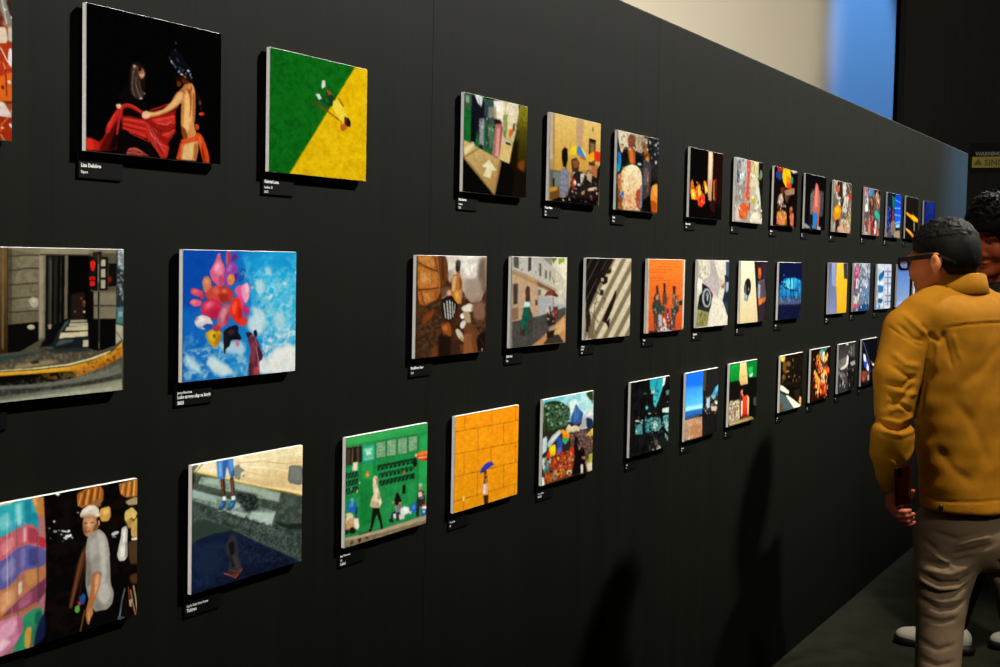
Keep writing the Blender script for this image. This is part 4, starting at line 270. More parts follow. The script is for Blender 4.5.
'C3': 'F 22904a|N 187a38 0.5 66|G 38a858 249046 0 620 -14 649 112 -10 -7 1009 1 1011 67 -8 52|P 178038 0 147 56 340 59 355 586 175 597|P 279850 14 184 60 326 63 309 299 190 297|P 15742e 4 340 64 871 66 862 99 341 94|P 1a7c38 6 866 80 893 80 883 614 862 617|P 28a050 6 893 83 1006 80 1008 634 889 621|P 1c8840 11 344 211 845 231 861 400 349 371|N 34a45c 0.35 25 349 358 839 398 845 566 354 573|N 14682c 0.4 27 -1 362 359 386 365 601 5 569|P 241e18 0 -3 63 180 68 192 174 4 187|P 4c3c2c 3 11 80 47 79 45 174 13 178|P 6c5a40 2 69 76 83 75 81 173 67 174|P 54442f 3 124 77 147 77 150 174 127 174|P 147048 0 -5 176 49 177 50 195 -5 194|L 8c7c5c 5 0 -3 65 180 70|L 12100c 9 0 101 77 99 173|P 2c9c7c 0 185 76 331 79 334 191 188 192|P 40b494 5 199 88 317 88 320 176 201 178|P 88dcc0 2 208 97 298 97 308 114 218 114|P b4e8d0 4 228 112 284 114 300 145 233 145|P 58bc98 2 214 137 309 140 310 167 215 163|P d4e4a0 2 242 125 280 126 285 140 247 141|L e4f8e8 4 0 215 166 315 167|P 20806c 0 187 178 334 180 334 191 188 192|P d8ccb0 0 81 168 136 170 137 227 78 222|P ece0c8 3 90 177 122 178 123 215 91 213|L 6a2820 3 0 81 168 136 170|P 1c7030 0 336 74 866 71 870 183 344 179|P 90b894 0 350 71 457 72 460 174 353 172|P 90b894 0 482 72 587 72 590 179 480 174|P 90b894 0 617 73 725 76 728 181 615 179|P 90b894 0 751 76 861 79 859 177 754 178|N 4c8058 0.7 9 350 71 457 72 460 174 353 172|N 4c8058 0.7 9 482 72 587 72 590 179 480 174|N 4c8058 0.7 9 617 73 725 76 728 181 615 179|N 4c8058 0.7 9 751 76 861 79 859 177 754 178|L 5c8c64 4 0 350 71 861 82|L 5c8c64 4 0 351 92 862 104|L 5c8c64 4 0 351 113 862 125|L 5c8c64 4 0 352 135 863 147|L 5c8c64 4 0 353 156 864 169|P 0e2c1c 0 369 222 845 228 840 264 370 259|P 0e2c1c 0 380 277 830 282 826 315 386 312|P 0e2c1c 0 391 329 821 334 817 367 397 365|L 38a060 7 0 380 279 413 235|L 38a060 7 0 431 280 464 236|L 38a060 7 0 483 281 516 237|L 38a060 7 0 535 282 569 238|L 38a060 7 0 588 283 622 239|L 38a060 7 0 641 285 676 239|L 38a060 8 0 695 286 730 240|L 38a060 8 0 749 287 784 241|L 38a060 8 0 804 288 840 242|L 30985a 5 0 414 262 379 231|L 30985a 5 0 465 263 430 232|L 30985a 6 0 517 264 482 233|L 30985a 6 0 570 265 534 233|L 30985a 6 0 623 266 587 234|L 30985a 6 0 676 267 640 235|L 30985a 6 0 731 268 693 236|L 30985a 6 0 785 269 748 237|L 30985a 6 0 841 270 803 237|L 38a060 7 0 391 316 422 285|L 38a060 7 0 440 317 471 286|L 38a060 7 0 489 317 520 286|L 38a060 7 0 539 318 570 287|L 38a060 7 0 589 319 621 288|L 38a060 7 0 640 320 672 288|L 38a060 8 0 691 321 723 289|L 38a060 8 0 743 322 776 290|L 38a060 8 0 795 323 828 291|L 30985a 5 0 423 317 390 283|L 30985a 5 0 472 318 439 284|L 30985a 6 0 521 319 488 285|L 30985a 6 0 571 320 538 286|L 30985a 6 0 622 321 588 286|L 30985a 6 0 673 322 639 287|L 30985a 6 0 725 322 690 288|L 30985a 6 0 777 323 742 288|L 30985a 6 0 829 324 794 289|L 38a060 7 0 402 365 431 337|L 38a060 7 0 450 366 478 338|L 38a060 7 0 498 367 527 339|L 38a060 7 0 547 368 576 339|L 38a060 7 0 596 369 625 340|L 38a060 7 0 645 370 675 341|L 38a060 8 0 695 371 725 342|L 38a060 8 0 746 372 776 343|L 38a060 8 0 796 373 827 343|P 0e2c1c 0 1 228 147 231 148 268 2 267|P 0e2c1c 0 2 279 148 278 149 318 3 316|P 0e2c1c 0 3 326 149 325 150 365 4 367|L 38a060 7 0 11 265 37 232|L 38a060 7 0 12 316 38 283|L 38a060 7 0 13 366 39 334|L 38a060 7 0 47 266 73 233|L 38a060 7 0 48 317 75 284|L 38a060 7 0 49 367 76 335|L 38a060 7 0 83 267 110 234|L 38a060 7 0 85 318 111 285|L 38a060 7 0 86 369 113 336|L 38a060 7 0 120 268 147 235|L 38a060 7 0 121 319 148 286|L 38a060 7 0 123 370 150 337|P 1a1a18 2 813 238 855 232 867 275 852 293 815 283|P 1c2420 2 790 333 832 332 833 372 791 369|P 182018 2 678 398 719 398 721 456 680 456|L 2c2c20 4 0 706 300 704 401|E a87830 4 696 312 16 2 0 14|P c83c10 0 855 212 891 197 1021 198 1018 263 969 268 898 251 861 233|P f4a878 2 871 228 1011 234 1012 245 882 241|P f07838 4 849 201 939 194 1021 198 1016 223 887 222|E e8c0a0 2 849 212 16 2 0 11|P b48020 2 222 270 236 245 245 236 260 251 279 274 265 288 232 284|P e0b040 4 236 258 255 253 265 275 241 277|L 5c4818 4 0 244 212 245 241|P e4dc38 0 122 356 141 350 146 367 127 369|P 50b0b8 0 62 319 75 318 76 344 58 344|P d8e8a0 0 153 302 167 302 168 315 154 316|P a4907c 0 -16 638 153 646 391 654 998 649 1005 687 392 700 -19 702|P b8a48c 5 -7 645 391 662 998 660 999 669 391 675 -7 663|P 8c7c5c 0 -20 658 391 675 1004 681 1006 718 417 717 -19 704|N 6c5c40 0.6 14 -20 658 1004 684 1006 718 -19 704|L d4c49c 5 0 -16 659 391 672 999 680|P 14120c 4 154 677 177 671 191 681 164 705|E 181408 0 257 682 19 3 0 5|P 383020 3 62 685 84 668 98 684 76 700|P 8c8060 5 7 660 61 656 61 672 7 675|P dccfac 0 313 300 337 285 366 294 381 322 373 361 398 405 419 462 420 489 396 509 319 495 285 479 303 431 326 408 314 340|P f0e4c4 5 328 302 357 300 372 348 343 344|P ecdfbc 9 330 369 368 374 394 431 347 465|P b49c74 5 374 388 404 433 410 474 375 442|P c0ac84 5 298 447 395 472 396 509 299 484|P 8c744c 4 357 306 376 314 377 349 358 349|P ece4d0 2 390 449 424 452 425 487 396 488|E b08860 2 357 311 12 2 0 11|P 17150f 0 319 495 396 507 407 541 428 590 444 635 419 637 399 593 368 543 340 584 318 631 293 624 306 565|P 0e0d0a 0 414 631 444 633 440 656 415 650|P 12100c 0 270 634 308 627 318 642 280 651|L 14120e 7 0 162 647 270 647|L 4c3c28 5 0 176 647 246 643|P 2060b0 0 24 430 60 417 115 430 134 459 131 511 103 494 57 481 25 469|P 4890d8 5 42 430 87 431 97 454 51 452|P 40a4bc 0 55 398 77 391 101 407 97 438 65 433|P 80c8d4 2 68 397 82 397 87 416 69 413|P 16284c 2 120 457 139 473 136 538 122 536|P b89068 0 8 518 57 500 141 539 151 593 83 608 14 596|P e4d4b4 3 11 485 57 487 94 505 90 531 22 533|P ece4d4 2 99 532 150 535 165 595 143 612 105 585|P d0a878 5 40 523 94 526 104 559 59 565|P 181410 0 50 587 96 584 129 615 106 630 60 620|P 2c2420 0 -8 593 37 585 60 612 15 625|P c89c64 3 13 557 59 565 59 591 14 591|P e0b488 2 -1 516 21 512 27 547 4 553|P 14120f 0 579 485 598 444 623 434 644 459 671 499 656 524 610 525 584 505|P b07850 2 549 489 579 485 589 503 554 509|P bc8458 2 635 507 666 506 666 523 636 524|P 55565a 0 600 524 671 524 673 582 597 575|N d0d4d8 0.7 9 595 520 687 529 684 611 542 594|P 203050 2 546 562 601 557 597 597 542 602|P 242424 0 512 606 562 592 578 630 528 627|P e0e0dc 2 566 573 617 579 613 608 577 608|P 30302e 2 602 571 647 572 649 633 608 629|P e8e8e4 2 657 554 713 544 771 561 777 598 725 604 663 597|P f8f8f4 6 683 556 734 555 756 578 704 581|P d0d4d4 2 638 590 715 599 711 629 649 625|P 1f68bc 0 787 557 838 532 865 547 862 597 836 612 788 608|P 5898dc 4 808 561 839 549 850 575 819 585|P ccd8dc 0 772 591 803 591 799 610 772 608|P 2c2824 0 879 473 921 462 970 478 983 530 979 587 971 648 933 647 936 580 909 576 901 645 858 638 865 541|P d8d0c0 2 884 474 932 472 945 516 891 514|P b08c68 2 894 433 931 433 937 462 900 462|P c0c4c0 2 893 416 931 416 937 436 894 436|P 60686c 2 896 506 961 510 961 530 902 524|P 8c5c40 2 949 477 976 490 971 509 944 502|P c43c40 2 936 566 995 566 1002 598 942 595|P ececf0 2 936 580 1001 584 1002 604 942 601|P 2c58a8 2 926 601 1002 604 1003 647 933 642|P c8ccd8 2 948 610 980 612 981 629 948 627',
'C4': 'F f59a0a|G ff9410 e89a10 0 1004 5 -1 688 -41 -13 1003 -10 1037 722 -15 707|N ffae20 0.35 86|N e08c06 0.3 54|L 7c4a14 6 0 -28 112 1010 123|L 7c4a14 6 0 -22 275 1017 293|L 7c4a14 6 0 -16 440 1025 449|L 7c4a14 6 0 -10 618 1032 619|L 8a5414 5 0 139 -4 144 113|L 8a5414 5 0 551 -7 556 119|L 8a5414 6 0 940 -3 946 123|L 8a5414 5 0 342 118 348 280|L 8a5414 6 0 746 122 754 287|L 8a5414 5 0 142 288 142 438|L 8a5414 5 0 551 291 558 453|L 8a5414 6 0 954 293 961 445|L 8a5414 5 0 349 441 350 631|L 8a5414 6 0 761 452 768 617|L 8a5414 5 0 149 624 146 708|L 8a5414 6 0 952 620 956 711|L e8b840 7 0 613 729 806 735|P 2838b8 0 380 459 409 423 481 397 568 395 597 422 507 438|P 1c2890 0 386 459 483 438 588 424 501 443 435 464|L 4050d8 6 0 415 426 552 399|P 5a2c14 0 446 448 483 450 491 480 454 490|P 50301c 0 454 490 497 493 506 542 476 568 444 548|P d0b8b0 0 438 548 500 553 509 632 435 629|P f0e0d8 0 445 556 475 559 478 627 441 622|P b87040 0 467 507 504 515 494 552 463 545|P 3c1c10 0 442 637 522 643 525 712 463 707|P 6a3414 0 492 652 524 679 519 711|P ffe090 0 125 603 154 604 155 634 132 633|P e8a8a0 0 398 601 441 616 442 637',
'C5': 'F 2c2420|G 5cc0d0 b0e0e0 0 237 34 791 199 -57 -22 984 -24 1001 270 -47 186|P d8f0ec 7 316 106 621 32 705 107 398 212|N e8f8f4 0.4 95 -57 -22 984 -24 999 235 -47 186|P 1c2c14 0 17 32 162 20 313 40 508 106 519 174 438 249 250 280 139 276 82 246 29 273 9 159|N 30481c 0.45 39 16 16 506 73 516 257 28 257|N 88c8cc 0.5 12 72 44 507 90 516 257 28 257|L 141810 19 0 74 85 65 261|P 30401c 0 821 14 976 -8 982 96 906 72|L 203018 16 0 923 5 971 112|P 305498 0 514 223 595 131 632 84 699 140 790 182 754 255 634 268|P 4878b0 0 596 139 641 101 688 156 673 238 613 241|L 203868 10 0 641 101 649 245|P b8c0c8 0 791 199 986 156 995 304 839 323 717 319|P 1c2c48 0 841 220 983 251 988 329 859 316|P f0ece8 0 832 203 974 164 981 216 873 215|P d8c8a0 0 440 282 496 246 556 277 615 266 716 293 718 336 461 321|L f8ecc0 10 0 448 292 500 252 549 287 619 274|P b0a8a8 0 676 306 833 220 846 315|P 5c4038 0 520 324 1005 339 1039 568 981 648 571 547|N b89888 0.5 20 519 315 1005 339 1039 568 571 547|N 281c20 0.6 26 519 315 1005 339 1039 568 571 547|P c0d8e0 0 -5 318 85 303 91 425 2 447|P b0c0c0 0 88 368 177 313 325 271 364 300 272 347 109 411|P e8f0f0 0 125 364 233 319 345 293 271 331|P 3cb03c 0 367 349 521 357 485 395 388 393|P f0a020 0 326 287 382 277 520 332 522 366 404 337|P f87820 0 373 322 529 345 522 366 386 351|P 2848b0 0 272 339 347 331 389 409 334 453 276 413|P 40b0b0 0 368 377 469 398 439 415|P f0d818 0 126 397 248 386 260 477 131 486|P e03028 0 92 441 146 431 149 488 98 490|P 6858a8 0 277 430 371 424 374 482 279 479|P f0c840 0 963 335 1013 331 1017 392 905 398 882 370|P 8c2418 0 112 484 336 478 606 467 615 636 423 678 124 704 31 676|N e04828 0.7 22 39 467 626 469 578 682 87 699|N 201410 0.6 29 39 467 626 469 578 682 87 699|N f0b838 0.35 17 39 467 626 469 578 682 87 699|P c83020 0 526 441 613 451 603 551 540 560|P 6a9c28 0 224 505 281 512 271 544|P e8c030 0 193 616 275 610 289 661|P 181010 0 620 359 701 385 721 531 653 607 606 467|P 100c0c 0 706 478 806 473 875 600 881 704 738 694 579 699 630 554|P b07850 0 751 560 844 554 863 599|P e8e0d8 0 754 620 807 626 803 703 763 699|P 9c7c5c 0 834 595 1041 594 1048 708 893 706|P e0d0b0 0 877 626 1030 619 1035 703 901 698|P a8b830 0 914 553 1026 549 1031 636 938 625|P f0e0b0 0 467 638 576 645 571 695 485 687|E 301810 0 530 667 28 4 1 13|P 308c98 0 -14 493 46 468 134 543 119 606 31 595|P d8d4c4 0 3 479 46 476 62 567 15 577|P 502018 0 49 678 195 649 539 677 580 707 124 712|N e8b020 0.5 17 9 592 536 626 540 694 51 702|P f0f0e0 0 -8 622 48 646 58 715 0 704|S d83c28,f0b830,8c2018,2c1814,f08040,50301c,5090a0,c8b090 130 17 27 2 25 482 336 486 614 476 598 685 124 704|S b89c8c,3c2c2c,c0aca0,806058,584040 44 15 20 3 539 329 1014 349 1025 532 749 534|S 1c2c14,345020,80a880,101c0c,486830 90 22 24 2 18 48 313 44 508 115 515 240 250 271 36 266',
'C6': 'F 0b0b0b|N 1c2020 0.5 52|G 2c98a8 40c0d0 0 680 2 635 273 465 0 879 4 778 139 636 290 577 252 551 138 480 100|P 2098b0 0 486 5 769 11 744 153 602 126|P e0ece4 0 813 8 884 6 854 79 797 100|L 141814 11 0 661 33 602 126|N 101410 0.5 21 493 101 711 118 658 292 547 250|P b0d8d0 0 507 110 601 109 595 141 518 143|E 40b0d0 0 408 270 34 3 1 19|E 385c64 0 356 131 42 3 1 8|P 5c7880 0 890 148 984 138 970 187 916 191|P 58a8ac 0 491 373 752 389 803 484 740 527 565 509 475 452|P b0dcd8 0 546 418 702 425 695 506 577 494|P 409498 0 365 377 492 381 480 516 395 507|P 68c0c0 0 841 389 985 386 998 570 848 488|P b4e0dc 0 888 427 979 435 989 569 918 528|N 0c1010 0.6 20 115 338 986 403 1000 586 126 495|P 488c94 0 128 418 304 403 312 515 146 498|P c8dcd8 0 220 387 323 373 305 411|P c0d8d8 0 813 313 993 312 983 369 816 351|E 9cb4b4 0 480 332 43 4 1 8|L 0a0c0c 15 0 117 362 452 417 885 377|L 0a0c0c 16 0 797 402 896 526 992 602|P 90c0b8 0 898 559 1002 620 973 650 901 601|E e8c0a8 0 739 690 58 7 2 26|P 5c4840 0 613 578 702 604 729 672 641 662|E c8c0b0 0 591 692 26 3 1 13|E d8dcd0 0 179 375 58 6 1 8|N 20302c 0.5 26 459 514 1000 586 1013 770 472 708|S 0a0c0c,68b8bc,c8e8e4,102020,388890,182828 70 13 23 3 115 330 985 394 998 570 134 496|S 0a0a0a,d8e0dc,203434 26 13 18 3 428 81 977 105 997 371 489 341|S 0c0c0c,203030,584840,102424 30 18 24 3 460 530 1000 586 1013 770 473 724',
'C7': 'F 181818|G 1070f0 60c0f0 0 232 4 264 400 -36 -13 507 -2 522 398 -26 393|P 1868f0 26 -13 1 498 5 502 165 -15 143|P 98dce8 21 -17 344 519 358 514 414 -26 393|P 2468b0 0 -22 393 513 402 509 461 -19 480|P 1c5098 0 -18 437 451 440 408 476 -19 480|P 4c3c34 0 -15 476 407 463 408 484 -14 491|P b08868 0 -32 482 525 487 528 699 -24 692|N e0b890 0.5 37 -32 482 525 487 528 699 -24 692|N 745440 0.4 26 -32 482 525 487 528 699 -24 692|P a87450 0 186 550 517 566 528 699 289 702|P 3c3c34 0 508 6 625 -3 596 220 503 229|P 1c1c1c 0 601 -4 988 -5 1003 168 816 269 603 301|P 3088b0 0 793 284 908 211 1014 177 1010 251 870 339 798 341|P 58b0d8 0 909 219 1005 188 999 237 914 277|P 90b8c8 0 628 319 746 296 741 409 647 425|N c8d8dc 0.5 22 602 285 1013 284 1021 483 639 449|P 141414 0 747 312 870 339 853 419 754 394|P c8a898 0 779 404 976 421 955 469 808 456|E f0f0e0 0 962 382 50 4 2 20|P 101010 0 519 422 1031 484 1044 749 529 704|N 2c2828 0.5 33 519 422 1031 484 1044 749 529 704|S c8a078,a07850,e8c8a0,8c6444 40 21 13 3 -5 497 511 495 509 693 1 684|S 202020,b8c0c4,101010,586068,c09888 40 17 22 3 554 281 1013 284 1022 499 556 473',
'C8': 'F 0e0d0c|G 109434 087424 0 163 18 180 206 5 9 332 8 330 208 13 203|P 0c6c28 0 567 8 979 5 982 209 696 198 580 147|P 20a850 0 657 82 825 75 824 181 696 190|P c0e8c8 0 711 173 844 147 809 194 724 195|P d0b878 0 348 4 583 9 664 266 400 264 340 200|G e0cc90 c0a060 0 431 17 509 264 354 9 551 14 619 258 399 256|L a08850 9 0 364 167 621 171|P 100e0c 0 13 203 341 214 387 410 30 389|P 9c8c70 0 18 430 388 427 395 669 14 666|N dcd8c0 0.7 30 16 413 388 418 393 651 22 642|L 1c3820 9 0 37 474 366 477|L a83030 9 0 30 566 268 571|L 1c3820 9 0 32 524 345 535|L 242018 18 0 230 448 220 635|L c85040 9 0 30 507 262 516|P 3c2818 0 382 358 463 355 480 642 407 627|P d08050 0 406 325 487 317 475 365 410 368|P e0b890 0 452 354 521 386 467 399|P d03018 0 478 400 660 393 701 417 712 646 491 643|G e83c20 b82410 0 550 405 600 636 489 404 643 399 667 642 501 641|P f0c090 0 643 395 719 428 724 647 678 643|P f0d0b0 0 428 447 493 444 489 626 445 621|P 702010 0 476 607 710 620 686 665 480 651|P 907c50 0 12 649 826 657 944 694 42 694|P b89c64 0 40 669 829 683 773 696 68 697|P 0c0b0a 0 726 209 999 210 1001 691 769 651|E e0e8e0 0 1000 509 35 3 1 14|E 304030 0 952 491 70 6 5 54|S e8e4d0,7c2820,1c2c1c,c8c0a0,584830 46 18 18 3 22 422 372 426 382 642 33 651',
'C9': 'F 0d0b09|N 2c2014 0.5 55 -8 -16 1004 -1 989 469 33 361|E d09c28 0 80 30 105 6 5 49|E f0c848 0 63 44 59 3 3 26|E 704820 0 332 116 94 6 3 31|E 906030 0 296 209 94 6 2 15|E 604018 0 171 144 79 5 8 76|E 8c5c28 0 371 280 47 3 1 12|E 583c18 0 153 275 92 6 4 38|N 141008 0.6 36 417 -12 1004 -1 991 489 463 392|P e8e4cc 0 14 359 119 376 405 464 375 500 74 439 7 415|P 405454 0 -4 433 346 536 670 717 -14 694|P 485c5c 0 13 472 279 530 565 698 99 667|G f4f0dc d8dcc0 0 413 541 842 712 243 499 377 519 943 682 913 722 633 698|P d8a070 0 859 557 967 585 968 713 830 613|P 60402c 0 -5 601 143 595 166 691 4 686|P 241810 0 608 479 918 464 865 616 689 582|S 805020,302010,100a06,a87030 36 17 31 3 34 80 900 13 913 424 63 344',
'C10': 'F 1a0c08|P 44a090 0 467 20 817 7 706 63 511 64|P e8e8d8 0 488 62 705 59 661 205 526 177|P f0c830 0 695 104 869 103 801 193 685 207|P 60b090 0 430 29 529 23 523 95 415 89|P e06018 0 288 113 462 102 532 229 433 356 307 266|P f08828 0 313 124 420 130 420 253 325 227|P c83010 0 417 232 933 284 982 350 831 423 471 358|P f87020 0 466 317 938 326 944 368 588 366|P f8e0c0 0 505 319 706 374 762 502 540 476|P f8a020 0 164 318 314 317 399 394 336 492 214 422|P ffc850 0 698 311 860 342 790 410 708 384|P e04018 0 219 463 523 464 842 507 821 652 585 644 382 556|P c02818 0 490 503 803 515 782 659 560 632|P f89840 0 358 371 518 423 497 565 394 537|P 802010 0 343 553 497 565 459 685 357 667|P c06838 0 384 577 446 582 412 681 365 667|P 301008 0 59 371 219 463 209 685 60 683|P 601c10 0 64 291 199 300 209 381|N ffe090 0.4 23 247 80 868 92 845 529 297 489|N 200a06 0.4 31 -25 -14 975 -7 951 735 61 693|E c04020 0 746 683 48 4 2 13|S f88020,ffc050,c82c10,601808,f8e8b8,e85018,200806,ffb838 90 23 50 4 134 74 905 73 904 679 166 641',
'C11': 'F 1c1c1c|G 2c2a2a 585050 0 227 9 278 380 -30 -2 933 -7 969 245 466 173 447 347 20 364|P 706868 0 2 234 469 195 406 366 19 360|P d0ccc4 0 466 173 585 202 550 331 320 372 62 362 441 303|P 9c9890 0 660 294 928 276 1001 336 758 355|P 4c4c48 0 761 56 940 42 871 195 696 230|E c8c8c0 0 471 21 89 4 2 15|P 303030 0 20 364 989 380 991 716 23 697|P 64605c 0 108 391 371 429 563 552 391 573 166 503|P 484440 0 290 468 557 507 523 582 345 558|P 141414 0 497 394 1010 403 1019 718 585 707|S 8c8880,2c2c2c,b8b4b0,141414,504c4c 34 30 51 13 -27 19 935 9 991 716 30 687|P d4d0c8 9 466 173 585 202 550 331 320 372 62 362 441 303',
'C12': 'F 100e14|P 0c0c10 0 407 -5 980 -4 1024 745 617 727|L 5868b0 23 0 74 38 453 298 588 538|P 2848b8 0 103 233 407 318 477 462 181 432|P e0e4f0 0 100 210 268 242 315 359 146 327|P e8e8ec 0 364 362 494 439 484 508 331 464|L c0c8d8 19 0 470 415 522 627|P 6c3428 0 44 481 382 479 399 596 116 645|N c06040 0.6 28 -7 455 431 482 410 666 20 638|P 98a090 0 412 550 541 559 526 651 404 631|P b84838 0 610 353 711 359 691 428|E e8e8e8 0 769 414 72 4 3 21|E 5c5c5c 0 732 501 51 3 2 12|E d0d0c8 0 819 605 62 4 2 14|P 304820 0 58 573 203 582 163 637 66 630|E c84830 0 157 598 78 5 5 32',
'C13': 'F 18161a|P 30404c 0 163 4 2571 10 2649 438 212 309|P 0c0c0e 0 158 306 2625 304 2757 1030 244 844|N 506070 0.4 104',
}
POS = {
'A0': (1.1638, 0.2485),
'A1': (1.5927, 0.2466),
'A2': (2.0137, 0.2441),
'A3': (2.6761, 0.2445),
'A4': (3.0893, 0.2447),
'A5': (3.4926, 0.2391),
'A6': (4.0429, 0.2389),
'A7': (4.4679, 0.2395),
'A8': (4.8901, 0.2393),
'A9': (5.2924, 0.2391),
'A10': (5.7066, 0.2381),
'A11': (6.2361, 0.2388),
'A12': (6.6811, 0.2387),
'A13': (7.0927, 0.2407),
'A14': (7.5389, 0.2385),
'B1': (1.3754, -0.1049),
'B2': (1.7994, -0.1032),
'B3': (2.4953, -0.1043),
'B4': (2.9066, -0.103),
'B5': (3.3144, -0.1022),
'B6': (3.7292, -0.1014),
'B7': (4.1336, -0.1008),
'B8': (4.5507, -0.1013),
'B9': (4.9847, -0.1026),
'B10': (5.68, -0.1004),
'B11': (6.0902, -0.0999),
'B12': (6.5237, -0.1009),
'B13': (6.9487, -0.1001),
'B14': (7.3364, -0.1001),
'C1': (1.4063, -0.4535),
'C2': (1.8248, -0.4495),
'C3': (2.255, -0.4508),
'C4': (2.6634, -0.4489),
'C5': (3.0858, -0.4478),
'C6': (3.6288, -0.445),
'C7': (4.0598, -0.4475),
'C8': (4.4666, -0.4432),
'C9': (5.0422, -0.4479),
'C10': (5.4487, -0.4451),
'C11': (5.876, -0.4439),
'C12': (6.28, -0.442),
'C13': (6.6677, -0.442),
}
# px size of each print in the photograph, to choose the grid
def px_size(x, z):
    r0, r1 = [], []
    for sx in (-.5, .5):
        for sz in (-.5, .5):
            v = Vector((x + sx * PW, YF, EYE + z + sz * PH)) - CAM
            q = v.dot(fw); r0.append(FPX * v.dot(rt) / q); r1.append(FPX * v.dot(up) / q)
    return abs(r0[2] - r0[0]), abs(r1[1] - r1[0])

PRINT_GAIN = {'A': .55, 'B': .65, 'C': .92}  # print colours lifted row by row to offset weaker light lower down
def make_print(name, parent, x, z, desc, gain, soft, busy):
    a, b = px_size(x, z)
    nx, ny = int(min(250, max(72, a * 1.6))), int(min(250, max(72, b * 1.4)))
    img = paint(desc, nx, ny, soft, busy)
    lc = np.where(img <= .04045, img / 12.92, ((img + .055) / 1.055) ** 2.4)
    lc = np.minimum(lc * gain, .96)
    gx, gy = np.meshgrid(np.linspace(-PW / 2, PW / 2, nx), np.linspace(PH / 2, -PH / 2, ny))
    co = np.stack([gx, np.full_like(gx, -.0008), gy], -1).reshape(-1, 3)
    i = np.arange((nx - 1) * (ny - 1)); q = (i // (nx - 1)) * nx + i % (nx - 1)
    faces = np.stack([q, q + nx, q + nx + 1, q + 1], -1)
    me = D.meshes.new(name)
    me.vertices.add(len(co)); me.vertices.foreach_set('co', co.ravel())
    me.loops.add(faces.size); me.loops.foreach_set('vertex_index', faces.ravel().astype(np.int32))
    me.polygons.add(len(faces)); me.polygons.foreach_set('loop_start', np.arange(0, faces.size, 4, dtype=np.int32))
    me.update()
    ca = me.color_attributes.new('Col', 'FLOAT_COLOR', 'POINT')
    ca.data.foreach_set('color', np.concatenate([lc.reshape(-1, 3), np.ones((nx * ny, 1))], 1).ravel())
    return link(name, me, M['print'], parent)

def board_bm():
    bm = bmesh.new(); box(bm, -PW / 2 - .0006, PW / 2 + .0006, 0, T_BOARD, -PH / 2 - .0006, PH / 2 + .0006, .0006, 1); return bm
def spacer_bm():
    bm = bmesh.new(); box(bm, -PW / 2 + .05, PW / 2 - .05, T_BOARD, T_BOARD + T_GAP, -PH / 2 + .05, PH / 2 - .05, .001, 1); return bm

